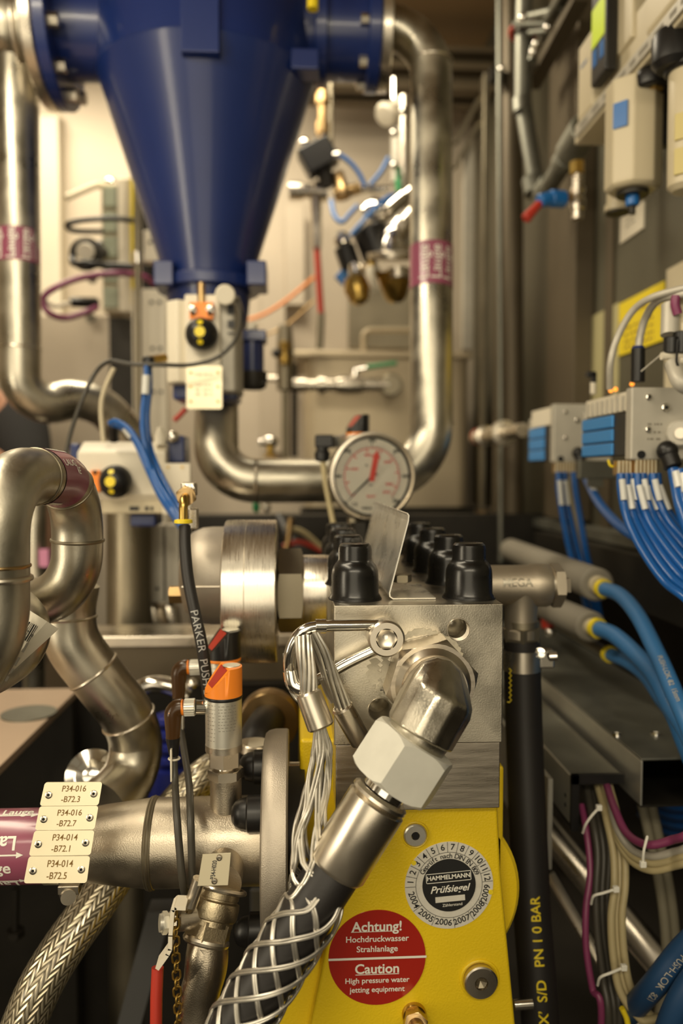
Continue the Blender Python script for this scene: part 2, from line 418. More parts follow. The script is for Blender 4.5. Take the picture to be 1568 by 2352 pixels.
MB().ball(P(253,420,2.78),.018).build('pivot',chrome,t)
def cable(name,lab,pts,r,m,cat='cable',group=None,n=8): return tag(MB().tube(spl(PP(pts),n),r,12).build(name,m),lab,cat,group)
cable('black_cable','black cable looping left from the top of the terminal module',[(308,507,2.6),(260,502,2.55),(190,506,2.5),(155,516,2.5),(170,530,2.55),(235,532,2.65)],.0085,plastic)
cable('black_cable','thick black cable below the round knob on the terminal module',[(318,614,2.6),(250,610,2.6),(200,606,2.55),(168,603,2.6),(178,575,2.65),(232,560,2.7)],.012,plastic)
t=thing('rotary_switch','round cream rotary switch in a dark ring left of the terminal module','switch',P(198,610,2.6))
MB().cyl(P(196,578,2.58),P(196,578,2.66),.028,ch=.004).build('knob_cap',cream,t); MB().torus(P(198,584,2.62),(0,1,0),.045,.009).build('ring',darkm,t); MB().cyl(P(205,585,2.62),P(236,580,2.7),.02).build('stem',darkm,t)
cable('purple_cable','purple cable curling left in a wide loop below the terminal module',[(372,664,2.7),(330,636,2.6),(262,628,2.5),(180,640,2.45),(120,665,2.4),(98,690,2.4),(112,718,2.4),(150,730,2.45),(200,716,2.5),(222,706,2.55)],.0095,purpc)
t=thing('cable_plug','black cable plug with a white lead left of the terminal module','plug',P(200,705,2.5))
MB().lathe([(.010,0),(.015,.01),(.0165,.05),(.0165,.1),(.012,.105)],P(160,694,2.5),P(236,696,2.6)-P(160,694,2.5),20).build('plug_body',plastic,t)
MB().tube(spl(PP([(104,692,2.42),(125,703,2.44),(160,696,2.5)])),.007,10).build('lead',cream,t)
for x,y,l in ((212,640,'upper round grey hole cover under the purple cable loop'),(208,730,'lower round grey hole cover at the end of the purple cable')):
    tag(MB().cyl(P(x,y,2.95),P(x,y,3.03),.018).build('hole_cover',insul),l,'cover')
# ---- person at the left edge
def person():
    t=thing('person','person in black clothes bending forward at the left edge behind the thick vertical pipe','person',(-1.0,2.75,0))
    J={'pelvis':(-1.04,2.80,.93,.15),'waist':(-1.0,2.74,1.12,.15),'chest':(-.95,2.66,1.36,.175),'neck':(-1.0,2.55,1.53,.065),'head':(-1.045,2.46,1.645,.09),
       'sR':(-.87,2.58,1.45,.085),'eR':(-.80,2.42,1.25,.055),'wR':(-.885,2.22,1.38,.036),'sL':(-1.12,2.62,1.45,.085),'eL':(-1.26,2.45,1.25,.055),'wL':(-1.15,2.22,1.18,.036),
       'kR':(-.95,2.66,.50,.085),'aR':(-.96,2.84,.10,.05),'fR':(-.95,2.68,.04,.035),'kL':(-1.15,2.70,.50,.085),'aL':(-1.15,2.88,.1,.05),'fL':(-1.15,2.72,.04,.035),'hR':(-.96,2.79,.88,.12),'hL':(-1.14,2.80,.88,.12)}
    E=[('pelvis','waist'),('waist','chest'),('chest','neck'),('neck','head'),('chest','sR'),('sR','eR'),('eR','wR'),('chest','sL'),('sL','eL'),('eL','wL'),('pelvis','hR'),('hR','kR'),('kR','aR'),('aR','fR'),('pelvis','hL'),('hL','kL'),('kL','aL'),('aL','fL')]
    def sk(name,keys,edges,m,grow=0,par=t):
        me=bpy.data.meshes.new(name); ix={k:i for i,k in enumerate(keys)}
        me.from_pydata([V(J[k][:3])-ORG[t.name] for k in keys],[(ix[a],ix[b]) for a,b in edges],[]); me.materials.append(m)
        o=bpy.data.objects.new(name,me); COL.objects.link(o); o.parent=par; ORG[o.name]=ORG[t.name]
        o.modifiers.new('skin','SKIN'); o.modifiers.new('sub','SUBSURF').levels=2; o.modifiers['sub'].render_levels=2
        for i,k in enumerate(keys):
            r=J[k][3]+grow; me.skin_vertices[0].data[i].radius=(r,r)
        me.skin_vertices[0].data[0].use_root=True
        dg=bpy.context.evaluated_depsgraph_get(); bpy.context.view_layer.update()
        m2=bpy.data.meshes.new_from_object(o.evaluated_get(bpy.context.evaluated_depsgraph_get())); o.modifiers.clear(); o.data=m2
        for p in m2.polygons: p.use_smooth=True
        return o
    # hands: five fingers each, rooted in the palm
    for s,wk in (('R','wR'),('L','wL')):
        b=V(J[wk][:3]); J['p'+s]=(b.x+.01,b.y-.055,b.z-.01,.03); E.append((wk,'p'+s))
        for i,(dx,ln) in enumerate(((-.03,.055),(-.016,.075),(0,.085),(.016,.078),(.03,.06))):
            k1='f%s%d'%(s,i);k2='g%s%d'%(s,i); J[k1]=(b.x+.01+dx,b.y-.08-ln*.4,b.z-.015,.009); J[k2]=(b.x+.01+dx*1.1,b.y-.085-ln*.8,b.z-.045,.007)
            E.append(('p'+s,k1)); E.append((k1,k2))
    keys=['pelvis']+[k for k in J if k!='pelvis']
    sk('body',keys,E,skin)
    jk=['chest','waist','pelvis','sR','eR','sL','eL']; sk('jacket',jk,[('chest','waist'),('waist','pelvis'),('chest','sR'),('sR','eR'),('chest','sL'),('sL','eL')],cloth,.022)
    tk=['pelvis','hR','kR','aR','hL','kL','aL']; sk('trousers',tk,[('pelvis','hR'),('hR','kR'),('kR','aR'),('pelvis','hL'),('hL','kL'),('kL','aL')],cloth,.016)
    MB().ball(V(J['head'][:3])+V((0,.02,.03)),.112,(.95,1,1.0)).build('hair',mat('dark_hair',(.03,.02,.012),0,.6),t)
    f=V(J['head'][:3])
    m=MB(); m.ball(f+V((0,-.10,-.01)),.018,(.7,1,1.2)); m.build('nose',skin,t)
    m=MB(); m.ball(f+V((-.035,-.088,.02)),.011); m.ball(f+V((.035,-.088,.02)),.011); m.build('eyes',white,t)
    m=MB(); m.ball(f+V((0,-.092,-.05)),.02,(1.2,.3,.3)); m.build('mouth',redp,t)
person()
# ---- tank
t=thing('steel_tank','large beige steel tank with overhanging rim behind the pressure gauge','tank',P(885,1165,2.95))
a=P(700,1165,2.95); b=P(1080,826,2.95); r=.05; poly=[]
for cx,cy,a0 in ((a.x+r,2.95+r,180),(b.x-r,2.95+r,270),(b.x-r,3.5-r,0),(a.x+r,3.5-r,90)):
    for i in range(9): q=rad(a0+90*i/8); poly.append(V((cx+r*cos(q),cy+r*sin(q),a.z)))
MB().prism(poly,(0,0,b.z-a.z)).build('tank_body',mat('tank_steel',(.62,.52,.36),.35,.42,nc=.1,ns=3),t)
MB().box((P(672,0,2.93).x,2.92,b.z),(P(1090,0,2.93).x,3.5,P(0,799,2.93).z)).build('rim',MATS['tank_steel'],t,bev=.008)
MB().tube(fil(PP([(835,812,3.0),(835,758,3.0),(1010,758,3.0),(1010,812,3.0)]),.03),.011).build('handle',MATS['tank_steel'],t)
for x in (735,1050): MB().pbox(x-14,1165,x+14,1700,3.0,.04).build('leg',darkm,t)
MB().pbox(690,1166,1090,1260,2.99,.1).build('base_plinth',darkm,t)
# ---- tank valve line
t=thing('valve_line','bright horizontal pipe with ball valve and green lever at the tank front','pipe',P(790,910,2.75))
m=MB(); A=P(600,868,2.78);B=P(665,872,2.76); m.cyl(A,B,.011); A=P(668,884,2.74);B=P(905,884,2.74);ax=B-A;L=ax.length
m.lathe([(.026,0),(.026,.05),(.020,.052),(.020,.09),(.033,.092),(.033,.115),(.024,.117),(.024,.15),(.030,.155),(.034,.2),(.030,.245),(.024,.25),(.024,.3),(.03,.303),(.03,L)],A,ax,24); m.build('pipe_run',satin,t)
MB().cyl(P(898,884,2.71),P(898,884,2.94),.038,ch=.004).build('end_elbow',pipe2,t)
MB().cyl(P(814,872,2.74),P(815,848,2.74),.012).build('valve_stem',chrome,t)
MB().tube(fil(PP([(806,855,2.74),(835,848,2.74),(912,836,2.7)]),.02),[.009]*20,8).build('lever_base',chrome,t) if 0 else MB().cyl(P(812,852,2.74),P(842,845,2.73),.006).build('lever_base',chrome,t)
MB().cyl(P(842,843,2.73),P(911,834,2.7),.0075).build('lever_grip',greenp,t)
t=thing('standpipe','vertical standpipe with brass bleed valve left of the steel tank','pipe',P(655,1060,2.7))
MB().lathe([(.012,0),(.012,.22),(.027,.225),(.03,.35),(.025,.42),(.02,.44)],P(655,1050,2.7),(0,0,1),24).build('pipe_body',pipe2,t)
MB().cyl(P(676,1050,2.75),P(676,835,2.75),.01).build('side_pipe',darkm,t)
MB().lathe([(.014,0),(.018,.01),(.018,.03),(.01,.035),(.012,.05),(.02,.055),(.016,.075),(0,.08)],P(654,838,2.66),(0,0,1),20).build('bleed_valve',brass,t)
MB().ball(P(634,811,2.66),.015).build('knob',plastic,t)
t=thing('polished_knob','small gleaming polished knob above the horizontal steel pipe','valve',P(620,1050,2.2))  # polished knob giving shape to a round out-of-focus highlight
MB().ball(P(620,1014,2.2),.019,(1.25,1,.9)).build('knob_head',chrome,t); MB().lathe([(.022,0),(.01,.01),(.012,.035)],P(621,1050,2.2),(0,0,1),16).build('stem',brass,t); MB().cyl(P(595,1016,2.2),P(612,1016,2.2),.009).build('side_pin',chrome,t)
for x,l,mm in ((588,'tiny green cap hanging under the horizontal pipe',greenp),(613,'tiny bright cap hanging under the horizontal pipe',chrome)):
    tag(MB().ball(P(x,1164,2.0),.012,(.8,.8,1.3)).build('bead_cap',mm),l,'cap')
# ---- valve cluster in the back
def lt(name,lab,cat,parts,loc):
    t=thing(name,lab,cat,loc)
    for pn,prof,o,ax,mm in parts: MB().lathe(prof,o,ax,24).build(pn,mm,t)
    return t
lt('hanging_fitting','bright bell shaped fitting hanging under the brown beam','fitting',[('bell',[(.012,0),(.02,.01),(.026,.03),(.042,.06),(.036,.075),(0,.078)],P(908,242,2.8),P(868,282,2.75)-P(908,242,2.8),cream),('stem',[(.01,0),(.01,.12)],P(905,262,2.8),P(905,170,2.8)-P(905,262,2.8),chrome)],P(885,290,2.8))  # cream bell: the blown-out gleam on it is put into its colour
lt('stacked_fitting','stack of tan pipe fittings above the black actuator','fitting',[('column',[(.016,0),(.016,.05),(.024,.052),(.024,.09),(.015,.092),(.015,.15),(.026,.152),(.026,.18),(.014,.182),(.014,.26)],P(741,345,2.75),(0,0,1),bronze),('side_pipe',[(.008,0),(.008,.3)],P(760,380,2.8),(0,0,1),pipe2)],P(741,345,2.75))
t=thing('valve_actuator','black valve actuator tilted beside the edge of the blue cone','actuator',P(730,410,2.7))
MB().obox(P(730,362,2.7),V((.05,0,.028)),V((0,.04,0)),V((-.022,0,.04))).build('actuator_body',plastic,t,bev=.008)
MB().cyl(P(742,385,2.7),P(752,430,2.7),.03,.02).build('yoke',darkm,t); MB().cyl(P(765,358,2.66),P(778,356,2.66),.013).build('port',chrome,t); MB().ball(P(700,330,2.7),.02).build('end_cap',chrome,t)
t=thing('brass_valve','brass valve body with white outlet arm right of the black actuator','valve',P(780,455,2.7))
MB().lathe([(.02,0),(.03,.005),(.03,.03),(.024,.04),(.02,.09)],P(790,458,2.7),P(772,385,2.7)-P(790,458,2.7),20).build('valve_body',bronze,t)
MB().cyl(P(768,448,2.7),P(828,432,2.7),.022,.018,ch=.003).build('outlet',bronze,t); MB().cyl(P(824,436,2.7),P(895,434,2.7),.012).build('outlet_arm',chrome,t)
t=thing('pipe_tee','bright pipe stub and tee joined to a long downpipe beside the cone','pipe',P(705,700,2.8))
m=MB(); m.lathe([(.03,0),(.03,.045),(.024,.047),(.024,.08),(.033,.083),(.033,.13)],P(664,438,2.75),(1,0,0),24); m.cyl(P(725,440,2.75),P(727,570,2.75),.02,.016); m.build('tee_body',satin,t)
MB().cyl(P(727,560,2.75),P(737,720,2.75),.011).build('red_downpipe',redp,t); MB().cyl(P(737,720,2.75),P(734,800,2.75),.013).build('lower_downpipe',pipe2,t)
for l,pts in (('dull blue air hose arching from the black actuator',[(780,356,2.65),(805,375,2.65),(825,400,2.65),(838,428,2.65)]),('dull blue air hose rising toward the hanging fitting',[(893,362,2.65),(875,395,2.65),(850,425,2.65)]),
    ('bright blue air hose dipping under the brass valve',[(760,460,2.65),(768,495,2.62),(785,510,2.6),(805,490,2.6),(822,472,2.6)]),('blue air hose ending at the small gleaming cap',[(905,448,2.6),(885,458,2.58),(850,490,2.56),(828,515,2.55),(806,540,2.55)])):
    cable('air_hose',l,pts,.0075,blueb,'hose','blue air hoses of the far valve cluster')
lt('chrome_head','large gleaming domed head in the middle of the far valve cluster','valve',[('dome',[(.01,0),(.034,.004),(.044,.02),(.04,.045),(.02,.06),(0,.064)],P(865,492,2.65),P(842,448,2.5)-P(865,492,2.65),chrome),('collar',[(.04,0),(.04,.03)],P(868,500,2.66),P(860,480,2.63)-P(868,500,2.66),satin)],P(850,500,2.6))
lt('steel_cylinder','gleaming steel cylinder slanting up right in the far valve cluster','cylinder',[('barrel',[(.02,0),(.026,.003),(.026,.085),(.02,.09),(.02,.13),(.03,.132),(.03,.15)],P(882,492,2.6),P(945,438,2.6)-P(882,492,2.6),chrome)],P(910,480,2.6))
lt('grey_housing','pale grey housing under the slanting steel cylinder','housing',[('shell',[(.03,0),(.062,.012),(.066,.09),(.045,.12),(.02,.13)],P(905,575,2.74),P(925,470,2.74)-P(905,575,2.74),lgrey)],P(910,560,2.7))
lt('black_coil','black solenoid coil in front of the grey housing','coil',[('coil_body',[(.04,0),(.056,.006),(.056,.09),(.045,.1)],P(872,590,2.6),P(860,510,2.62)-P(880,560,2.62),plastic)],P(870,560,2.6))
lt('solenoid_valve','black solenoid with gleaming cap beside the blue tag hose','valve',[('coil_body',[(.022,0),(.034,.005),(.034,.075),(.025,.08)],P(808,620,2.6),P(788,560,2.6)-P(808,620,2.6),plastic),('cap',[(.026,0),(.027,.02),(.015,.034),(0,.036)],P(787,558,2.6),P(783,535,2.58)-P(787,558,2.6),chrome)],P(800,620,2.6))
MB2=MB(); MB2.obox(P(788,636,2.6),V((.014,0,.016)),V((0,.01,0)),V((-.014,0,.014)))
tag(MB2.build('blue_connector',blueb,bev=.003),'small bright blue connector left of the hanging brass valve','connector')
lt('hanging_brass_valve','brass valve hanging below the black solenoid','valve',[('valve_body',[(.012,0),(.03,.012),(.042,.05),(.034,.085),(.02,.09),(.02,.1)],P(828,700,2.55),P(815,640,2.55)-P(828,700,2.55),brass),('top_cap',[(.02,0),(.028,.01),(.018,.04),(0,.045)],P(822,634,2.52),P(812,598,2.52)-P(822,634,2.52),chrome),('side_lever',[(.006,0),(.011,.01),(.011,.07),(.006,.08)],P(848,610,2.48),P(862,662,2.48)-P(848,610,2.48),cream)],P(825,700,2.55))
lt('pressure_regulator','disc topped pressure regulator with brass bowl left of the tall pipe','regulator',[('disc',[(.05,0),(.08,.004),(.08,.02),(.045,.026),(.02,.03)],P(900,598,2.5),(0,-.22,1),satin),('dome',[(.034,0),(.03,.04),(.018,.06),(0,.066)],P(900,582,2.49),(0,-.1,1),chrome),('bowl',[(.02,0),(.035,.015),(.05,.06),(.06,.1)],P(910,695,2.56),P(903,600,2.53)-P(910,695,2.56),brass),('name_ring',[(.034,0),(.034,.03)],P(915,640,2.5),P(912,600,2.5)-P(915,640,2.5),satin)],P(905,690,2.55))
lt('angled_valve','pale angled valve between the chrome cylinder and the disc topped regulator','valve',[('valve_body',[(.02,0),(.034,.006),(.036,.05),(.024,.058),(.024,.1)],P(902,545,2.5),P(940,500,2.5)-P(902,545,2.5),satin),('valve_cap',[(.026,0),(.026,.02),(.012,.03),(0,.031)],P(905,540,2.49),(-.5,-.6,.4),chrome)],P(915,545,2.5))
lt('yellow_cap_fitting','small brass fitting with pale collar left of the disc topped regulator','fitting',[('fitting_body',[(.012,0),(.018,.004),(.018,.05),(.012,.055)],P(862,640,2.5),P(848,590,2.5)-P(862,640,2.5),brass),('collar',[(.021,0),(.021,.014)],P(858,625,2.49),P(848,590,2.5)-P(862,640,2.5),cream)],P(860,640,2.5))
t=thing('vertical_manifold','pale vertical pipe manifold left of the tall stainless pipe','manifold',P(930,520,2.75))
MB().cyl(P(930,520,2.75),P(928,222,2.75),.017).build('main_pipe',satin,t); MB().cyl(P(912,420,2.8),P(912,230,2.8),.022).build('side_pipe',lgrey,t)
for y in (255,306,380): MB().ball(P(905 if y!=255 else 926,y,2.7),.014).build('bolt_head',chrome,t)
MB().cyl(P(915,440,2.72),P(915,385,2.72),.01).build('green_sleeve',greenp,t)
cable('orange_hose','thin orange hose hanging in front of the back wall behind the lower blue valve',[(570,735,3.0),(610,720,3.0),(660,688,3.0),(722,636,3.0)],.0065,orange,'hose')
cable('thin_tube','faint thin tan tube below the orange hose',[(600,775,3.0),(660,745,3.0),(722,690,3.0)],.004,bronze,'tube')
# uprights right of the tall pipe
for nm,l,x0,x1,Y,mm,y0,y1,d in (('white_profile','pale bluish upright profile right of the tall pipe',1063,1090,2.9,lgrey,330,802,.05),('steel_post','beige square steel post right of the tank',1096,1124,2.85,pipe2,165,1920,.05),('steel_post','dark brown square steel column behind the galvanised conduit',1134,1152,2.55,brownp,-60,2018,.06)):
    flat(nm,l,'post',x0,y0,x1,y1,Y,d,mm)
tag(MB().cyl(P(1176,2040,2.5),P(1176,-180,2.5),.034).build('column_pipe',brownp),'thick brown vertical pipe left of the right wall','pipe')
tag(MB().cyl(P(1150,1290,2.45),P(1146,-80,2.45),.009).build('thin_riser',zinc),'thin olive riser along the thick brown vertical pipe','pipe')
for y,l in ((0,'upper of two slanting beige bars between the tall pipe and post'),(55,'lower of two slanting beige bars between the tall pipe and post')):
    tag(MB().obox((P(1045,330+y,2.9)+P(1098,230+y,2.9))/2,(P(1098,230+y,2.9)-P(1045,330+y,2.9))/2,V((0,.02,0)),V((.012,0,.007))).build('slanting_bar',pipe2),l,'bar')
lt('pipe_union','chrome pipe union with red ring reaching to the left valve terminal','union',[('union_body',[(.014,0),(.022,.004),(.022,.05),(.016,.052),(.016,.08),(.028,.082),(.028,.1),(.02,.102),(.022,.15),(.026,.2),(.02,.24),(.034,.242),(.034,.262),(.018,.264),(.018,.4)],P(1092,1004,2.35),P(1218,985,1.9)-P(1092,1004,2.35),satin),('red_ring',[(.024,0),(.024,.012)],P(1098,1003,2.33),P(1218,985,1.9)-P(1092,1004,2.35),redp)],P(1150,1010,2.1))
lt('low_fitting','pale fitting with gleaming rings at the foot of the square post','fitting',[('fitting_body',[(.02,0),(.03,.01),(.03,.05),(.04,.052),(.04,.075),(.02,.08),(.02,.12),(.026,.122),(.026,.14)],P(1108,1270,2.6),(0,0,1),bronze)],P(1108,1270,2.6))
t=thing('bracket_clamp','small bolted bracket between the post and brown pipe','bracket',P(1148,185,2.45))
MB().pbox(1128,150,1160,180,2.45,.04).build('plate',darkm,t); MB().ball(P(1152,158,2.44),.012).build('bolt',chrome,t)
# dark clutter behind the pump (hoses)
for l,pts,r,mm in (('dark hose drooping behind the steel drum',[(640,1190,2.3),(680,1260,2.2),(740,1300,2.2),(800,1290,2.2)],.02,hosem),('thin red cable behind the steel drum',[(650,1255,2.1),(690,1245,2.1),(740,1265,2.1)],.007,redp),
    ('thin grey cable behind the steel drum',[(655,1210,2.1),(700,1225,2.1),(760,1280,2.1)],.007,cableb),('brown cable rising behind the steel drum',[(640,1290,2.1),(660,1250,2.1),(668,1190,2.1)],.009,bronze)):
    cable('loose_cable' if r<.015 else 'loose_hose',l,pts,r,mm,'cable')
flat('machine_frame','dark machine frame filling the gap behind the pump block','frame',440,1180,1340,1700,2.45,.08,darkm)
# ---------------- cyclone ----------------
def marker(pts,r,parent,txt,side,sz,rows=3,s0=.01,name='pipe_marker',arrow=True):
    m=MB().tube(pts,r,40,cap=False).build(name,purple,parent,label='purple flow marker with white writing')
    return m
Y0=1.9; cx=-.2026
t=thing('cyclone_separator','big dark blue conical separator with side flanges hanging at the top','separator',(cx,Y0,1.55))
zt=2.195; m=MB(); zb=P(0,645,Y0).z; zl=P(0,770,Y0).z
m.lathe([(.078,zl),(.088,zb-.1),(.100,zb),(.112,P(0,600,Y0).z),(.2425,zt-.004),(.2455,zt),(.244,zt+.004),(.244,2.75),(.20,2.83),(0,2.86)],(cx,Y0,0),(0,0,1),72); m.build('cone_body',blue,t)
zc=P(0,66,Y0).z
m=MB(); m.cyl((cx-.1,Y0,zc),(P(145,0,Y0).x,Y0,zc),.106,seg=56); m.build('inlet_branch',blue,t)
m=MB(); m.cyl((cx+.1,Y0,zc+.01),(P(845,0,Y0).x,Y0,zc+.01),.098,seg=56); m.build('outlet_branch',blue,t)
xl=P(150,0,Y0).x; m=MB(); m.cyl((xl-.028,Y0,zc),(xl,Y0,zc),.168,seg=64,ch=.003); m.build('inlet_flange',blue,t)
xr=P(838,0,Y0).x; m=MB(); m.cyl((xr,Y0,zc+.01),(xr+.03,Y0,zc+.01),.122,seg=64,ch=.003); m.cyl((xr-.12,Y0,zc+.01),(xr-.09,Y0,zc+.01),.112,seg=64,ch=.003); m.build('outlet_flange',blue,t)
for a in range(10):
    q=a*pi/5+.35; c=V((xl,Y0+.14*cos(q),zc+.14*sin(q)))
    MB().hexn(c-V((.05,0,0)),c+V((.022,0,0)),.0155).build('flange_bolt',satin,t)
for a in range(8):
    q=a*pi/4+.2; c=V((xr,Y0+.106*cos(q),zc+.01+.106*sin(q)))
    MB().hexn(c-V((.018,0,0)),c+V((.055,0,0)),.0125).build('flange_bolt',satin,t)
a=P(416,124,1.66);b=P(504,-40,1.66); MB().box((a.x,1.650,a.z),(b.x,1.68,b.z)).build('name_plate',blue,t,bev=.003)
a=P(362,668,1.86);b=P(612,606,1.86); m=MB()
for s_ in (-1,1):
    c=P(487+s_*104,638,1.84); m.obox(c,V((.022,0,0)),V((0,.05,0)),V((0,0,.027)))
m.cyl((cx,Y0,P(0,668,Y0).z),(cx,Y0,P(0,640,Y0).z),.118,seg=48); m.build('bottom_flange',blue,t,bev=.004)
MB().cyl(P(718,-10,1.72),P(718,22,1.72),.012).build('tag_strip',yel,t)
MB().obox(P(700,150,1.78),V((.03,0,0)),V((0,.03,0)),V((0,0,.022))).build('lifting_lug',blue,t,bev=.004)
# steel elbow + flange top left
t=thing('steel_flange_elbow','stainless pipe end with flange bolted to the left side of the blue separator','pipe flange',(xl-.1,Y0,zc-.17))
MB().cyl((xl-.056,Y0,zc),(xl-.03,Y0,zc),.168,seg=64,ch=.003).build('flange',satin,t)
MB().lathe([(.105,0),(.104,.1),(.106,.102),(.106,.12),(.128,.13),(.132,.2)],(-1.2,Y0,zc+.0),(1,0,0),56).build('pipe_stub',pipe,t) if 0 else MB().lathe([(.085,0),(.085,.45),(.088,.452),(.088,.462),(.1,.49),(.1,.52)],(xl-.57,Y0,zc),(1,0,0),56).build('pipe_stub',pipe,t)
MB().torus((xl-.09,Y0,zc),(1,0,0),.1,.006,48).build('weld_bead',satin,t)
# tall left pipe
t=thing('tall_pipe','thick vertical stainless pipe along the left edge curving right at its foot','pipe',P(44,1000,1.9))
pl=fil(PP([(38,80,1.9),(46,945,1.9),(215,905,2.0),(365,1085,2.1)]),[.13,.12],14); R0=.0475
MB().tube(pl,R0,48).build('pipe_wall',pipe,t)
sl=[P(41,532,1.9),P(42,608,1.9)]; mk=MB().tube(sl,R0+.001,48,cap=False).build('pipe_marker',purple,t,label='purple marker band with white writing')
def band_lines(parent,a,b,r,n,mm,a0,a1):
    u,v,w_=basis(b-a); L=(b-a).length
    for k in range(n):
        q=a0+(a1-a0)*k/(n-1); m=MB(); d=lambda qq:(u*cos(qq)+v*sin(qq))*(r+.0012)
        m.add([a+w_*L*.08+d(q),a+w_*L*.92+d(q),a+w_*L*.92+d(q+.05),a+w_*L*.08+d(q+.05)],[(0,1,2,3)]); m.build('marker_line',mm,parent)
band_lines(mk,sl[0],sl[1],R0,5,white,.4,2.6)
for k,(q,tx) in enumerate(((-90,'Lauge'),(-50,'Lauge'),(-130,'Lauge'))):
    d=V((cos(rad(q)),sin(rad(q)),0)); text(mk,tx,white,onpipe([sl[1]-V((0,0,.0)),sl[0]],R0+.0015,.030,d,.038,1))
for y in (800,): MB().torus(P(45,y,1.9),(0,0,1),R0,.0022,48,8).build('weld_bead',satin,t)
# second pipe: rises on the right of the frame
t=thing('process_pipe','stainless pipe dropping below the actuator, running right and rising tall to the right flange','pipe',P(990,1103,1.75))
R1=.0485
pm=fil(PP([(497,900,1.84),(497,1104,1.74),(960,1104,1.72),(996,1000,1.86),(990,120,1.9),(930,40,1.9),(880,56,1.9)]),[.09,.16,.12,.16,.1],14)
pm=fil(PP([(497,900,1.84),(497,1104,1.74),(990,1104,1.78),(990,70,1.9),(880,60,1.9)]),[.085,.13,.13],16)
MB().tube(pm,R1,48).build('pipe_wall',pipe,t)
for y,Y in ((932,1.89),(972,1.87)): MB().torus(P(992,y,Y*.985),(0,0,1),R1,.003,48,8).build('weld_bead',satin,t)
MB().torus(P(590,1104,1.745),(1,0,0),R1,.003,48,8).build('weld_bead',satin,t); MB().torus(P(990,143,1.89),(0,0,1),R1,.003,48,8).build('weld_bead',satin,t)
def along(pl,p):   # nearest point on polyline
    return min(pl,key=lambda q:(q-p).length)
def onl(a,b,z): k=(z-a.z)/(b.z-a.z); return a.lerp(b,k)
va=[q for q in pm if abs(q.x-pm[-12].x)<9]; 
i0=max(range(len(pm)-1),key=lambda i:(pm[i+1]-pm[i]).length); A,B=pm[i0],pm[i0+1]
z0=P(992,676,1.87).z; z1=P(992,578,1.87).z; sl=[onl(A,B,z0),onl(A,B,z1)]
mk=MB().tube(sl,R1+.001,48,cap=False).build('pipe_marker',purple,t,label='purple marker band with white writing')
for q in (-118,-85,-52): text(mk,'Lauge',white,onpipe(sl,R1+.0015,.034,V((cos(rad(q)),sin(rad(q)),0)),.05,1))
MB().cyl((xr+.03,Y0,zc+.01),(xr+.055,Y0,zc+.01),.12,seg=56,ch=.003).build('end_flange',satin,t)
# ---------------- actuator 1 ----------------
def indicator(par,c,r,dirv):
    d=V(dirv).normalized(); u,v,_=basis(d)
    b=MB().ball(c,r).build('position_indicator',plastic,par,label='black ball indicator with yellow dots')
    for a,q in ((0,0),(.62,1),(.62,-1)):
        n=(d*cos(a)+V((0,0,1))*sin(a)*q).normalized(); MB().cyl(c+n*r*.93,c+n*r*1.015,r*(.31 if a==0 else .17)).build('yellow_dot',yel,b)
Ya=1.62
t=thing('valve_actuator','cream vertical valve actuator with black ball indicator below the blue cone','actuator',P(463,900,Ya))
a=P(425,885,Ya);b=P(506,676,Ya); MB().box((a.x,Ya,a.z),(b.x,Ya+.12,b.z)).build('front_cover',cream,t,bev=.004)
a=P(378,876,Ya);b=P(404,684,Ya); c=P(425,676,Ya); m=MB()
m.prism([V((a.x,Ya+.03,a.z)),V((b.x,Ya+.01,a.z)),V((c.x,Ya+.02,a.z)),V((c.x,Ya+.13,a.z)),V((a.x,Ya+.13,a.z))],(0,0,b.z-a.z)); m.build('side_cover',cream,t,bev=.004)
a=P(507,898,Ya);b=P(548,672,Ya); m=MB(); m.prism([V((a.x,Ya+.005,a.z)),V((b.x-.01,Ya+.01,a.z)),V((b.x,Ya+.03,a.z)),V((b.x,Ya+.13,a.z)),V((a.x,Ya+.13,a.z))],(0,0,b.z-a.z)); sd=m.build('motor_housing',lgrey,t,bev=.004)
bars(sd,black,plane(P(531,735,Ya+.003),(0,0,-1),(1,0,0),1),-.03,.03,[0],.014,2)
MB().pbox(396,884,545,918,1.68,.12).build('valve_neck',blue,t,bev=.006)
br=MB().pbox(435,694,489,732,Ya-.012,.012).build('orange_bracket',orange,t,bev=.002)
for x in (442,482): MB().hexn(P(x,710,Ya-.012),P(x,710,Ya-.02),.008).build('screw',chrome,br)
for x in (443,481): MB().cyl(P(x,721,Ya-.012),P(x,721,Ya-.014),.004).build('hole',hole,br)
MB().cyl(P(462,696,Ya-.0),P(462,650,Ya-.0),.008).build('spindle',bronze,t)
indicator(t,P(463,768,Ya-.025),.0325,V((0,-1,0)))
MB().cyl(P(517,677,Ya-.04),P(517,677,Ya+.0),.0195,ch=.002).build('dial_cap',cream,t)
for x,y in ((443,833),(487,827)): MB().cyl(P(x,y,Ya-.004),P(x,y,Ya),.0025).build('small_screw',chrome,t)
tg=thing('engraved_plate','square cream plate with six screws hanging on the cream actuator','plate',P(469,938,Ya-.02))
pp=MB().prism(rpoly(428,840,510,939,Ya-.02,5),(0,.003,0)).build('plate',ltag,tg)
for x in (438,500):
    for y in (856,888,922): MB().cyl(P(x,y,Ya-.022),P(x,y,Ya-.02),.0028).build('rivet',brass,tg)
bars(pp,MATS['beige_plastic'],plane(P(469,889,Ya-.0215),(1,0,0),(0,0,1),1),-.018,.018,[.025,.004,-.005,-.014],.0035,4)
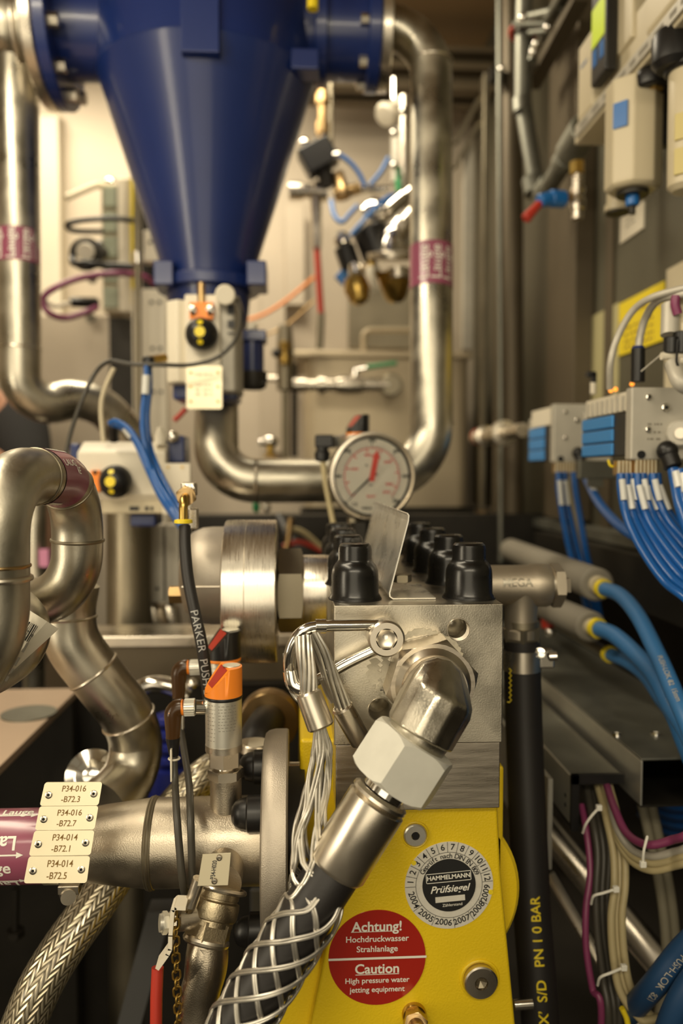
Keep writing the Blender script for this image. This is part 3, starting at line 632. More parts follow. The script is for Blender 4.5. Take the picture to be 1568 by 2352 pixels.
# lower blue valve behind
t=thing('butterfly_valve','dark blue valve with round top flange under the right of the cone','valve',P(578,880,1.85))
m=MB(); m.lathe([(.028,0),(.028,.08),(.034,.085),(.034,.1),(.03,.1)],P(578,865,1.85),(0,0,1),28); m.obox(P(578,775,1.85),V((.034,0,0)),V((0,.034,0)),V((0,0,.012))); m.build('valve_body',blue,t,bev=.003)
MB().cyl(P(580,757,1.85),P(580,744,1.85),.011).build('top_cap',cream,t)
m=MB(); m.lathe([(.022,0),(.03,.004),(.034,.02),(.034,.04)],P(580,895,1.85),(0,0,1),24); m.cyl(P(598,880,1.83),P(612,878,1.83),.006); m.build('lower_body',darkm,t)
# red clip on the pipe
tag(MB().tube(fil(PP([(400,966,1.8),(412,955,1.8),(428,938,1.8)]),.01),.006,10).build('red_lever',redp),'small dark red lever hanging left of the dropping pipe','lever')
# ---------------- actuator 2 ----------------
Yb=1.55
t=thing('valve_actuator','cream horizontal valve actuator with black ball indicator behind the purple marker loop','actuator',P(300,1180,Yb))
m=MB(); a=P(178,1150,Yb);b=P(380,1012,Yb)
prof=[(1012,.045),(1038,.0),(1136,.0),(1152,.01),(1152,.13),(1012,.13)]
m.prism([V((a.x,Yb+d,P(0,y,Yb).z)) for y,d in prof],(b.x-a.x,0,0)); m.build('housing',cream,t,bev=.004)
MB().pbox(232,1148,392,1180,Yb+.01,.1).build('name_strip',creamd,t,bev=.003); 
bars(t,black,plane(P(326,1168,Yb+.008),(1,0,0),(0,0,1),1),-.024,.024,[0],.008,3)
ep=MB().prism(rpoly(372,1064,437,1182,Yb-.012,4),(0,.014,0)).build('end_plate',cream,t,bev=.002)
for x,y in ((386,1073),(418,1073),(386,1130),(418,1130)): MB().cyl(P(x,y,Yb-.014),P(x,y,Yb-.011),.0025).build('small_screw',brass,ep)
br=MB().pbox(208,1080,229,1130,Yb-.014,.014).build('orange_bracket',orange,t,bev=.002); MB().cyl(P(218,1085,Yb-.016),P(218,1085,Yb-.013),.004).build('hole',hole,br)
indicator(t,P(266,1106,Yb-.03),.0315,V((-.12,-1,0)))
for x0,y0,x1,y1 in ((160,1018,182,1062),(378,1000,424,1064),(298,1180,358,1210)): MB().pbox(x0,y0,x1,y1,Yb+.04,.08).build('blue_end',blue,t,bev=.005)
MB().ball(P(397,1004,Yb+.02),.012).build('bolt_head',chrome,t); MB().lathe([(.012,0),(.012,.015),(.005,.035)],P(368,1022,Yb+.02),(0,0,1),16).build('cream_nipple',cream,t)
# supporting pipe below
t=thing('lower_riser','upright stainless pipe below the horizontal actuator','pipe',P(297,1500,1.75))
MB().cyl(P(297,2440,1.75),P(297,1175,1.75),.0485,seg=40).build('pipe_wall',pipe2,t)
MB().torus(P(297,1440,1.75),(0,0,1),.0485,.004).build('weld_bead',satin,t)
t=thing('grey_module','light grey extruded module right of the lower riser pipe','module',P(382,1390,1.8))
m=MB(); m.pbox(346,1205,375,1385,1.8,.06); m.pbox(380,1205,412,1385,1.8,.06); m.build('extrusion',lgrey,t,bev=.003); MB().cyl(P(361,1352,1.797),P(361,1352,1.805),.004).build('screw_hole',hole,t)
t=thing('small_riser','slim stainless riser with pink marker seen through the bent pipe loop','pipe',P(80,1330,2.0))
MB().cyl(P(74,2280,2.0),P(82,1155,2.0),.026).build('pipe_wall',pipe,t); MB().pbox(90,1262,110,1302,1.96,.02).build('pink_marker',mat('pink_marker',(.55,.2,.35),0,.4),t)
for k,(x,y) in enumerate(((345,1400),(385,1405))):
    tag(MB().lathe([(.01,0),(.02,.01),(.024,.07),(.016,.09)],P(x+20,1470,1.85),P(x,y-15,1.85)-P(x+20,1470,1.85),20).build('lower_fitting',satin),('left' if k==0 else 'right')+' of two bright fittings below the grey module','fitting','fittings below the grey module')
# cables and blue hoses, left
cable('black_cable','thin black cable arching from the left over to the cream actuator',[(151,1045,1.45),(165,985,1.45),(190,915,1.45),(220,855,1.47),(252,830,1.5),(300,836,1.5),(370,838,1.5),(440,838,1.52),(500,820,1.52),(540,780,1.52),(553,730,1.55),(545,690,1.6)],.004,cableg,n=10)
cable('thin_tube','thin tan tube rising behind the horizontal actuator',[(238,1015,1.56),(232,940,1.56),(240,895,1.56),(262,845,1.56)],.0045,creamd,'tube')
g='blue air hoses of the two actuators'
for l,pts,tg_ in (('blue air hose dropping from the black elbow beside the vertical actuator',[(336,838,1.5),(336,880,1.5),(328,950,1.49),(332,1020,1.47),(360,1100,1.42),(396,1160,1.38),(424,1215,1.3)],(336,862,334,905)),
    ('second blue air hose dropping close behind the first one',[(343,838,1.53),(344,890,1.53),(338,960,1.52),(346,1030,1.49),(372,1095,1.44),(402,1150,1.4),(430,1200,1.33)],None),
    ('blue air hose curving right from the fitting on the horizontal actuator',[(252,972,1.5),(268,968,1.49),(300,990,1.47),(335,1050,1.44),(356,1110,1.42),(388,1165,1.38),(418,1212,1.3)],(288,983,303,1003)),
    ('lower blue air hose from the fitting on the horizontal actuator',[(256,978,1.52),(276,980,1.51),(308,1010,1.48),(340,1080,1.45),(368,1140,1.41),(402,1192,1.36),(425,1225,1.3)],None)):
    t=thing('air_hose',l,'hose',P(pts[-1][0],pts[-1][1],pts[-1][2]),g); MB().tube(spl(PP(pts)),.0052,12).build('hose_tube',hoseb,t)
    if tg_: MB().cyl(P(tg_[0],tg_[1],1.485),P(tg_[2],tg_[3],1.485),.0075).build('tag_sleeve',tubew,t)
t=thing('elbow_fitting','black elbow fitting holding blue hoses beside the vertical actuator','fitting',P(345,845,1.52))
MB().cyl(P(340,842,1.52),P(342,820,1.52),.011,ch=.002).build('elbow_body',plastic,t); MB().cyl(P(340,828,1.52),P(378,822,1.56),.008).build('nipple',brass,t)
t=thing('elbow_fitting','black elbow fitting on top of the horizontal actuator','fitting',P(262,1010,1.52))
MB().cyl(P(262,1012,1.54),P(260,975,1.52),.010,ch=.002).build('elbow_body',plastic,t)
# beam rail
t=thing('steel_rail','long bright square steel rail crossing behind the pump','rail',P(330,1570,1.5))
a=P(150,1560,1.5);b=P(790,1466,1.5); MB().box((a.x,1.5,P(0,1492,1.5).z),(b.x,1.62,P(0,1492,1.5).z+.022)).build('top_flange',satin,t,bev=.003)
MB().box((a.x,1.505,P(0,1572,1.5).z),(b.x,1.6,P(0,1492,1.5).z)).build('web',brownp,t)  # darker metal puts the rail's shaded front into its colour
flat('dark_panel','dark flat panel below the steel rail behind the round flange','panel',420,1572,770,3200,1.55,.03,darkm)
# deck left
z=.85; t=thing('steel_deck','pinkish steel deck plate with raised pads at the left edge','deck',(-.8,1.3,.83))
MB().box((-1.4,.8,.835),(-.456,1.68,.85)).build('deck_sheet',mat('deck_steel',(.62,.48,.36),.4,.45,nc=.1,ns=5),t,bev=.002)
MB().box((-1.2,1.24,.85),(-.60,1.36,.874)).build('raised_pad',MATS['deck_steel'],t,bev=.002)
MB().box((-1.2,.95,.85),(-.62,1.20,.86)).build('front_pad',MATS['deck_steel'],t,bev=.002)
MB().lathe([(.05,0),(.05,.003)],(-.50,1.50,.85),(0,0,1),28).build('round_cover',zinc,t)
MB().cyl((-.58,1.16,.85),(-.58,1.16,.857),.007).build('screw',brass,t)
tag(MB().box((-1.6,1.72,0),(-.15,1.74,.83)).build('shade_backdrop',darkm),'added dark upright sheet giving the shadow below the pinkish deck plate','panel')  # dark sheet put in so the space under the deck goes black
for y,l in ((1.0,'front'),(1.6,'rear')): pass
t=thing('deck_frame','dark frame legs under the pinkish deck plate','frame',(-.8,1.6,0))
for x,yy in ((-1.35,1.62),(-.50,1.64)): MB().box((x,yy,0),(x+.04,yy+.04,.835)).build('leg',darkm,t)
t=thing('bright_elbow','gleaming curved pipe elbow behind the black cables','pipe',P(380,1620,1.4))
MB().tube(spl(PP([(312,1640,1.42),(318,1590,1.42),(350,1572,1.42),(395,1578,1.42),(430,1600,1.42)])),.0155,20).build('elbow_wall',chrome,t)
tag(MB().ball(P(442,1572,1.4),.011).build('bright_bolt',chrome),'small gleaming bolt right of the curved elbow','bolt')
t=thing('blue_motor','dark blue ribbed motor behind the bent pipe','motor',P(385,1850,1.4))
m=MB(); 
for k in range(7): m.lathe([(.022,0),(.027,.003),(.027,.012),(.022,.016)],P(388,1640+k*30,1.4),(0,0,-1),24)
m.build('ribbed_housing',mat('motor_blue',(.02,.03,.25),0,.3,coat=.4),t)
MB().lathe([(.035,0),(.035,.1)],P(388,1890,1.4),(0,0,1),24).build('motor_core',MATS['motor_blue'],t)
t=thing('round_valve_body','shiny round valve body in the dark under the bent pipe','valve',P(215,1830,1.15))
MB().lathe([(.035,0),(.04,.004),(.04,.015),(.026,.02),(.024,.03),(.012,.034),(.012,.045),(0,.047)],P(215,1785,1.2),P(200,1775,1.1)-P(215,1785,1.2),28).build('valve_cap',chrome,t)
MB().cyl(P(215,1785,1.2),P(250,1850,1.3),.03).build('valve_neck',darkm,t)
# ================= foreground: pump =================
YB=.89
pump=thing('high_pressure_pump','yellow high pressure pump with steel manifold block and warning stickers','pump',P(1000,2352,1.0))
tl=P(767,1391,YB); brc=P(1153,1705,YB); yb=1.43
def baked(o):   # apply modifiers
    me=bpy.data.meshes.new_from_object(o.evaluated_get(bpy.context.evaluated_depsgraph_get())); o.modifiers.clear(); o.data=me; return o
blk=MB().box((tl.x,YB,brc.z),(brc.x,yb,tl.z)).build('manifold_block',mach,pump)
cut=MB()
for x,y,r in ((1053,1447,.0128),(872,1630,.0124)): cut.lathe([(0,-.06),(r*.8,-.035),(r,-.032),(r,.01),(0,.01)],P(x,y,YB),(0,-1,0),32)
for x,y,r in ((1053,1447,.0135),(872,1630,.0131)): pass
co=cut.build('cutter',hole,pump); bo=blk.modifiers.new('b','BOOLEAN'); bo.object=co; bo.operation='DIFFERENCE'; bo.solver='EXACT'
bpy.context.view_layer.update(); baked(blk); bpy.data.objects.remove(co)
blk.data.materials.clear(); blk.data.materials.append(mach)
bv=blk.modifiers.new('bevel','BEVEL'); bv.width=.0012; bv.segments=2; bv.limit_method='ANGLE'; bv.angle_limit=rad(50); bv.harden_normals=True
for p in blk.data.polygons: p.use_smooth=True
blk.data.set_sharp_from_angle(angle=rad(30))
for x,y in ((1053,1447),(872,1630)):
    m=MB(); m.torus(P(x,y,YB-.0002),(0,1,0),.0131,.0006,40,6)
    for k in range(9): m.torus(P(x,y,YB)+V((0,.002+k*.0016,0)),(0,1,0),.0128,.0004,32,5)
    m.build('thread_ring',satin,pump)
lo=P(1147,1856,YB+.004)
MB().box((tl.x+.002,YB+.004,lo.z),(lo.x,yb,brc.z-.0008)).build('lower_block',brush,pump,bev=.0012)
# yellow crankcase
YC=YB+.018; m=MB()
f=lambda x,y,Y=YC:P(x,y,Y)
zb_=P(0,2420,YC).z
m.prism([f(770,1850),f(1143,1850),f(1150,2000),f(1190,2420),f(700,2420),f(768,2085),f(770,2000)],(0,.42,0)); m.build('crankcase',yellow,pump,bev=.004)
m=MB(); pts=[(688,1698),(800,1698),(800,2040),(720,2200),(600,2420),(560,2420),(650,2200),(688,2000)]
m.prism([P(x,y,YC+.05) for x,y in pts],(0,.3,0)); m.build('side_flange',yellow,pump,bev=.005)
m=MB(); m.prism([P(x,y,YC+.022) for x,y in ((660,2150),(740,2100),(735,2420),(610,2420),(640,2230))],(0,.03,0)); m.build('side_rib',yellow,pump,bev=.004)
cc=P(1000,1985,YC+.10); m=MB(); m.cyl((cc.x-.02,YC+.03,cc.z),(cc.x-.02,YC+.34,cc.z),.112,seg=72,ch=.004); m.build('end_cover',yellow,pump)
MB().pbox(1100,1760,1158,2500,YC+.03,.3).build('case_side',yellow,pump,bev=.004)
# plugs
def plug(x,y,rpx,name,m_,dep=.006,soc=.42,hexs=1):
    r=S(rpx,YC); c=P(x,y,YC); b=MB().lathe([(r*1.0,-.004),(r,dep-.0015),(r-.0015,dep),(r*soc,dep),(r*soc*.98,dep-.004),(0,dep-.009)],c,(0,-1,0),36).build(name,m_,pump)
    MB().torus(c-V((0,.0003,0)),(0,1,0),r*1.13,r*.09,40,8).build('yellow_rim',yellow,b)
    return b
b=plug(953,1917,27,'round_plug',zincl,.004,.37); MB().lathe([(S(9.5,YC),0),(S(9.5,YC),.0035),(0,.0036)],P(953,1917,YC),(0,-1,0),6).build('hex_socket',hole,b)
b=plug(1101,2248,40,'socket_plug',satin,.010,.40); MB().lathe([(S(15,YC),.002),(S(14,YC),.0085),(0,.004)],P(1101,2248,YC),(0,-1,0),6).build('hex_socket',pipe2,b)
c=P(950,2328,YC); b=MB(); b.lathe([(S(29,YC),-.005),(S(29,YC),.004),(S(27,YC),.006)],c,(0,-1,0),32); b.build('drain_washer',brass,pump)
b=MB(); b.hexn(P(952,2338,YC-.004),P(955,2356,YC-.03),.0145,ph=.3); b.cyl(P(954,2350,YC-.02),P(958,2372,YC-.045),.0095); b.build('drain_nut',bronze,pump)
MB().cyl(P(1180,2308,YC+.05),P(1222,2305,YC+.05),.0065).build('side_bolt',chrome,pump)
# stickers
def disc(par,x,y,rpx,Y,name,mm,lift=.0006,ax=(0,-1,0)): return MB().lathe([(rpx*Y/F,0),(rpx*Y/F-.0002,lift)],P(x,y,Y),ax,72).build(name,mm,par)
YS=YC-.0004
st=thing('warning_sticker','round dark red warning sticker reading Achtung and Caution on the yellow pump','sticker',P(866,2290,YS))
sb=disc(st,866,2199,116,YS,'red_disc',red)
k=S(1,YS)
def stx(s,x,y,px,mm=white,par=sb,bold=.012,al='CENTER',dy=0,sh=0,an=0):
    u=V((cos(an),0,sin(an)));v=V((-sin(an),0,cos(an)))
    return text(par,s,mm,plane(P(x,y,YS-.0011),u,v,px*k),align=al,bold=bold,shear=sh)
stx('Achtung!',866,2129,33,bold=.02); stx('Hochdruckwasser',866,2157,20.5); stx('Strahlanlage',866,2180,20.5)
stx('Caution',866,2226,33,bold=.02); stx('High pressure water',866,2252,18.5); stx('jetting equipment',866,2273,18.5)
for x0,x1,y,h in ((806,908,2140,2),(816,916,2238,2),(754,979,2201,2.6)):
    a=P(x0,y+h/2,YS-.001);b=P(x1,y-h/2,YS-.001); MB().add([a,V((b.x,a.y,a.z)),b,V((a.x,a.y,b.z))],[(0,1,2,3)]).build('white_rule',white,sb)
st=thing('test_seal','round silver test seal with year ring and black centre on the yellow pump','sticker',P(1031,2140,YS))
sb=disc(st,1031,2033,106,YS,'silver_ring',foil); disc(sb,1031,2033,64,YS-.0007,'black_centre',black)
cS=P(1031,2033,YS-.0011)
def ring_text(s,ang,rpx,px,mm=black,inward=False,bold=.01):
    a=rad(ang); n=V((sin(a),0,cos(a))); u=V((cos(a),0,-sin(a)))
    if inward: v=-n;u=-u
    else: v=n
    text(sb,s,mm,plane(cS+n*rpx*k,u,v,px*k),bold=bold)
for i in range(12): ring_text(str(i+1),-80+i*14.8-4,92,21)
for s_,a in (('2004',-112),('2005',-143),('2006',-172),('2007',160),('2008',131),('2009',104)): ring_text(s_,a,91,21,inward=True)
for i in range(13):
    a=rad(-91.5+i*14.8); n=V((sin(a),0,cos(a)));u=V((cos(a),0,-sin(a)))
    MB().add([cS+n*79*k-u*.5*k,cS+n*105*k-u*.5*k,cS+n*105*k+u*.5*k,cS+n*79*k+u*.5*k],[(0,1,2,3)]).build('ring_line',black,sb)
for a_ in (-126,-157,172,145,118):
    a=rad(a_); n=V((sin(a),0,cos(a)));u=V((cos(a),0,-sin(a)))
    MB().add([cS+n*79*k-u*.5*k,cS+n*105*k-u*.5*k,cS+n*105*k+u*.5*k,cS+n*79*k+u*.5*k],[(0,1,2,3)]).build('ring_line',black,sb)
MB().lathe([(79*k,0),(80*k,0)],cS,(0,-1,0),72,cap=False).build('ring_circle',black,sb)
s_='Geprüft nach DIN EN 809'
for i,ch in enumerate(s_):
    if ch!=' ': ring_text(ch,-62+i*5.9,71,16.5)
u8=V((cos(.07),0,sin(.07))); v8=V((-sin(.07),0,cos(.07)))
def ctx(s,dx,dy,px,**kw): text(sb,s,white,plane(cS+(u8*dx+v8*dy)*k-V((0,.0004,0)),u8,v8,px*k),**kw)
ctx('HAMMELMANN',0,20,15,bold=.02); ctx('Prüfsiegel',0,-9,24,bold=.014,shear=.35); ctx('Zählerstand',5,-48,10)
def crect(x0,y0,x1,y1,mm=white):
    q=[cS+(u8*x+v8*y)*k-V((0,.0003,0)) for x,y in ((x0,y0),(x1,y0),(x1,y1),(x0,y1))]; MB().add(q,[(0,1,2,3)]).build('frame_line',mm,sb)
for r_ in ((-54,30,54,31.5),(-54,8,54,9.5),(-54,8,-52.5,31),(52.5,8,54,31)): crect(*r_)
crect(-35,-40,36,-26,foil)
for x,y in ((950,1982),(1127,2049)): disc(sb,x,y,6,YS-.0012,'punch_mark',yel)
# ---- rubber caps
g='black rubber bolt caps on the manifold block'
zt_=tl.z
def capfn(label,X,Y):
    t=thing('rubber_cap',label,'cap',(X,Y,zt_),g)
    MB().lathe([(.0315,0),(.030,.004),(.0282,.007),(.0278,.028),(.0272,.034),(.0256,.039),(.0230,.0425),(.0208,.045),(.0200,.048),(.0200,.059),(.0190,.0635),(.0165,.066),(.0145,.0652),(0,.0648)],(X,Y,zt_),(0,0,1),40).build('cap_shell',rubber,t)
    MB().lathe([(.0317,0),(.0317,.0016)],(X,Y,zt_),(0,0,1),40).build('cap_lip',plastic,t)
    return t
ordn=['front','second','third','rear']
Xl=P(815,1380,.938).x; Xr=P(1076,1378,.938).x
base=None
for i in range(4):
    for side,X in (('left',Xl),('right',Xr)):
        l='black stepped rubber cap, %s one of the %s row on the pump block'%(ordn[i],side); Y=.938+i*.128
        if base is None: base=capfn(l,X,Y)
        else: c=copy_tree(base,None,(X,Y,zt_)); c['label']=l
# ---- bent bracket
t=thing('bent_bracket','thin bent sheet bracket standing between the rows of rubber caps','bracket',(P(930,1378,.93).x,1.1,zt_))
Yk=.925; pr=[(1000,1376),(902,1377),(894,1371),(893,1362),(936,1196),(937,1184),(934,1180)]
pf=[P(x,y,Yk) for x,y in pr]; pf=[V((p.x,p.y,max(p.z,zt_+.0006))) for p in pf]
m=MB(); n=len(pf); th_=.0016
def offs(pf):
    out=[]
    for i,p in enumerate(pf):
        T=(pf[min(i+1,len(pf)-1)]-pf[max(i-1,0)]).normalized(); out.append(p+V((-T.z,0,T.x))*-th_)
    return out
po=offs(pf)
Yk2=1.33
foot=2
for i in range(n-1):
    e=Yk2 if i>=1 else Yk+.12
    a,b,c,d=pf[i],pf[i+1],po[i+1],po[i]
    D=V((0,e-Yk,0)); D2=D
    if i==0: pass
    m.add([a,b,c,d,a+D,b+D2,c+D2,d+D],[(0,1,2,3),(4,7,6,5),(0,4,5,1),(1,5,6,2),(2,6,7,3),(3,7,4,0)])
m.build('bracket_sheet',clearp if 0 else mat('bracket_steel',(.74,.71,.64),.75,.3,nc=.12,ns=25,nr=.08),t)
MB().hexn(P(921,1336,1.0),P(921,1319,1.0),.0135).build('bracket_bolt',pipe2,t)
# ---- block elbow & hose
el=thing('hose_elbow','heavy forged high pressure elbow screwed into the manifold block','fitting',P(1000,1570,.85))
MB().hexn(P(980,1553,.889),P(980,1553,.889)+V((0,-.042,0)),.0520,ph=.22,k=1.0,c0=False,c1=True,rc=.89).build('lock_nut',brush,el)
MB().lathe([(.0415,0),(.0355,.007),(.034,.02)],P(980,1553,.889)+V((0,-.0422,0)),(0,-1,0),48).build('collar',satin,el)
pth=fil([P(999,1580,.865),P(1012,1592,.792),P(948,1715,.785)],.030,8)
la=P(948,1715,.785)-P(1014,1590,.792)
hull('elbow_body',ring(P(1000,1580,.862),(0,1,0),.036,24)+ring(P(1004,1570,.800),(0,1,0),.027,12)+ring(P(1014,1556,.806),la,.020,12)+ring(P(1013,1572,.80),la,.031,12)+ring(P(1012,1592,.797),la,.0365,12)+ring(P(1004,1612,.795),la,.0378,12)+ring(P(962,1688,.787),la,.0365,12),mach,el,.004)
m=MB(); m.cyl(P(972,1670,.787),P(935,1735,.785),.033,.029,seg=40); m.build('elbow_spout',mach,el)

ho=thing('high_pressure_hose','black high pressure hose with big zinc swivel nut hanging from the elbow','hose',P(640,2352,.78))
A=P(957,1700,.785); B=P(893,1800,.782); MB().hexn(A,B,.0475,k=.9,ph=.53,rc=.885).build('swivel_nut',mat('zinc_nut',(.66,.65,.58),.35,.5,nc=.08,ns=40),ho)
C=P(878,1822,.781); D=P(770,1996,.775)
MB().cyl(P(900,1788,.783),C,.022).build('nipple',chrome,ho)
MB().lathe([(.026,0),(.030,.003),(.0305,.006),(.0265,.008),(.031,.011),(.031,(D-C).length-.004),(.0285,(D-C).length)],C,D-C,56).build('ferrule',satin,ho)
hp=spl([C.lerp(D,.9),D,P(725,2065,.77),P(640,2200,.765),P(560,2330,.76),P(500,2440,.755)],14)
MB().tube(hp,.0270,48).build('hose_cover',hosem,ho)
# ---- safety grip
gr=thing('hose_safety_grip','braided steel wire hose grip with crimped eyes slipped over the black hose','grip',P(560,2352,.77))
ctr=spl([P(733,1668,.815),P(738,1720,.815),P(733,1780,.81),P(722,1850,.80),P(712,1910,.79),P(712,1965,.783),P(722,2020,.777),P(722,2075,.77),P(688,2130,.767),P(640,2205,.765),P(560,2335,.76),P(500,2445,.755)],16)
Ls=[0]
for i in range(1,len(ctr)): Ls.append(Ls[-1]+(ctr[i]-ctr[i-1]).length)
tot=Ls[-1]
KR=[(0,.0045),(.03,.010),(.075,.0125),(.12,.018),(.15,.024),(.175,.029),(.21,.0300),(9,.0300)]
def RR(s):
    for (a,ra),(b,rb) in zip(KR,KR[1:]):
        if s<=b: q=(s-a)/(b-a); q=q*q*(3-2*q); return ra+(rb-ra)*q
frames=[]; T0=(ctr[1]-ctr[0]).normalized(); u=T0.cross(V((0,1,0))).normalized()
for i in range(len(ctr)):
    T=(ctr[min(i+1,len(ctr)-1)]-ctr[max(i-1,0)]).normalized(); u=(u-T*u.dot(T)).normalized(); frames.append((u.copy(),T.cross(u)))
def helix(a0,hand,dphi):
    out=[];n=300
    for j in range(n+1):
        s=tot*j/n; i=0
        while i<len(Ls)-2 and Ls[i+1]<s: i+=1
        q=(s-Ls[i])/(Ls[i+1]-Ls[i]); c=ctr[i].lerp(ctr[i+1],q); u1,v1=frames[i]; u2,v2=frames[i+1]; U=u1.lerp(u2,q);W=v1.lerp(v2,q)
        tw=s*9+max(0,s-.13)*24; r=RR(s)+(.0008*hand if s>.15 else 0)+.0011*sin(s*90+a0*3)*(1 if s<.14 else 0)
        ph=a0+hand*tw+dphi*.0034/max(r,.006); out.append(c+(U*cos(ph)+W*sin(ph))*r)
    return out
for hnd in (1,-1):
    for q in range(6):
        m=MB()
        for dphi in (-.5,.5): m.tube(helix(2*pi*q/6+(.3 if hnd>0 else 0),hnd,dphi),.0016,8)
        m.build('wire_strand',wirem,gr)
# crimps + loops
def bundle(par,pts,r,n,rw,name='wire_loop'):
    m=MB(); p=spl(pts,12); L=0;acc=[0]
    for i in range(1,len(p)): L+=(p[i]-p[i-1]).length; acc.append(L)
    for k_ in range(n):
        a0=2*pi*k_/n; out=[]
        for i in range(len(p)):
            T=(p[min(i+1,len(p)-1)]-p[max(i-1,0)]).normalized(); u_=T.cross(V((0,1,0)));u_=u_.normalized(); w2=T.cross(u_)
            a=a0+acc[i]*16; out.append(p[i]+(u_*cos(a)+w2*sin(a))*r)
        m.tube(out,rw,7)
    return m.build(name,wirem,par)
a=P(707,1590,.825);b=P(738,1672,.818); MB().cyl(a,b,.0135,.0145,seg=36,ch=.002).build('crimp_sleeve',satin,gr)
bundle(gr,[P(695,1462,.832),P(700,1500,.826),P(706,1545,.825),P(710,1592,.825)],.0072,9,.0024)
bundle(gr,[P(712,1456,.842),P(738,1500,.842),P(762,1560,.845),P(792,1628,.85)],.0068,8,.0024)
MB().cyl(P(784,1622,.85),P(830,1705,.858),.0122,.0118,seg=36,ch=.002).build('crimp_sleeve',satin,gr)
bundle(gr,[P(664,1500,.85),P(668,1560,.85),P(688,1598,.845),P(707,1600,.84)],.005,6,.002)
MB().tube(spl(PP([(740,1560,.86),(752,1590,.86),(765,1612,.86)])),.0035,10).build('wire_end',wirem,gr)
m=MB(); m.tube(spl(PP([(668,1540,.84),(676,1572,.838),(700,1580,.836),(706,1565,.836)])),.009,16); m.build('thimble',chrome,gr)
# shackle
sh=thing('wire_shackle','bright bent steel shackle hooked on the socket bolt of the block','shackle',P(760,1600,.85))
pth=spl(PP([(868,1436,.852),(800,1437,.848),(745,1438,.845),(700,1447,.842),(672,1478,.842),(663,1520,.845),(672,1556,.85),(702,1571,.86),(740,1556,.868),(800,1522,.872),(868,1490,.87)]),10)
MB().tube(pth,.0062,20).build('rod',chrome,sh); MB().cyl(P(724,1438,.8445),P(748,1438,.8455),.0076).build('sleeve',chrome,sh)
t=thing('socket_bolt','large socket head bolt holding the wire shackle on the manifold block','bolt',P(882,1458,.86))
MB().cyl(P(884,1460,.89),P(882,1458,.862),.016).build('shank',satin,t)
hd=MB().lathe([(.0195,0),(.0198,.002),(.0198,.022),(.0178,.0245),(.0115,.0245),(.0112,.016),(0,.009)],P(882,1458,.862),(0,-1,0),48).build('bolt_head',satin,t)
MB().lathe([(.0118,.0235),(.0118,.0125),(0,.0102)],P(882,1458,.862),(-.0,-1,0),6,cap=False).build('hex_socket',chrome,hd)
# dried sealant smears on block
def smear(lab,pts,w0):
    w0*=1.5; p=spl([P(x,y,YB-.0015) for x,y in pts],6); m=MB(); vs=[];n=len(p)
    L=[];R_=[]
    for i,q in enumerate(p):
        T=(p[min(i+1,n-1)]-p[max(i-1,0)]).normalized(); nn=V((T.z,0,-T.x)); ww=w0*(.45+.75*abs(sin(i*1.7)+.3*sin(i*4.1)))*(.4 if i in(0,n-1) else 1)
        L.append(q+nn*ww); R_.append(q-nn*ww)
    m.prism(L+R_[::-1],(0,.0013,0)); return tag(m.build('dried_sealant',sealm),lab,'sealant')
smear('pale dried sealant smear arching over the lock nut',[(922,1468),(960,1452),(1000,1456),(1040,1478),(1060,1510)],.0022)
smear('pale dried sealant drip below the socket bolt',[(862,1512),(858,1552),(882,1578),(905,1600),(928,1640)],.0045)
smear('short pale sealant streak right below the socket bolt',[(884,1505),(886,1540),(875,1575),(890,1600)],.003)
# ---- left drum (damper)
Yd=1.17; dz=P(0,1362,Yd).z
t=thing('steel_drum','large turned steel drum with welded cap left of the manifold block','drum',P(580,1530,Yd))
xa=P(520,1362,Yd).x; xb_=P(637,1362,Yd).x; xm=P(562,0,Yd).x
m=MB(); m.lathe([(.102,0),(.1045,.0015),(.1045,xm-xa-.0006),(.1038,xm-xa),(.1045,xm-xa+.0006),(.1045,xb_-xa-.0015),(.103,xb_-xa)],(xa,Yd,dz),(1,0,0),96); m.build('drum_ring',turned,t)
zc2=P(0,1325,Yd).z; x0=P(400,0,Yd).x
m=MB(); L=xa-x0; m.lathe([(0,0),(.03,.002),(.052,.009),(.064,.02),(.070,.034),(.0715,.048),(.0715,L+.003)],(x0,Yd,zc2),(1,0,0),72); m.build('domed_cap',cast,t)
MB().tube([(xa-.055,Yd-.0712,P(0,1336,Yd).z),(xa,Yd-.0712,P(0,1336,Yd).z)],.0016,8).build('weld_seam',satin,t)
m=MB(); m.hexn((x0-.012,Yd-.02,P(0,1364,Yd).z),(x0+.012,Yd-.02,P(0,1364,Yd).z),.0135); m.build('brass_plug',bronze,t,label='bronze coloured hex plug')
x1=P(637,0,Yd).x; x2=P(770,0,Yd).x
MB().hexn((x1-.002,Yd,dz),(x1+.034,Yd,dz),.0625,ph=.52,k=.4).build('hex_collar',pipe2,t)
MB().lathe([(.051,0),(.0525,.003),(.0525,.06),(.0525,x2-x1+.02)],(x1+.03,Yd,dz),(1,0,0),64).build('shaft',turned,t)
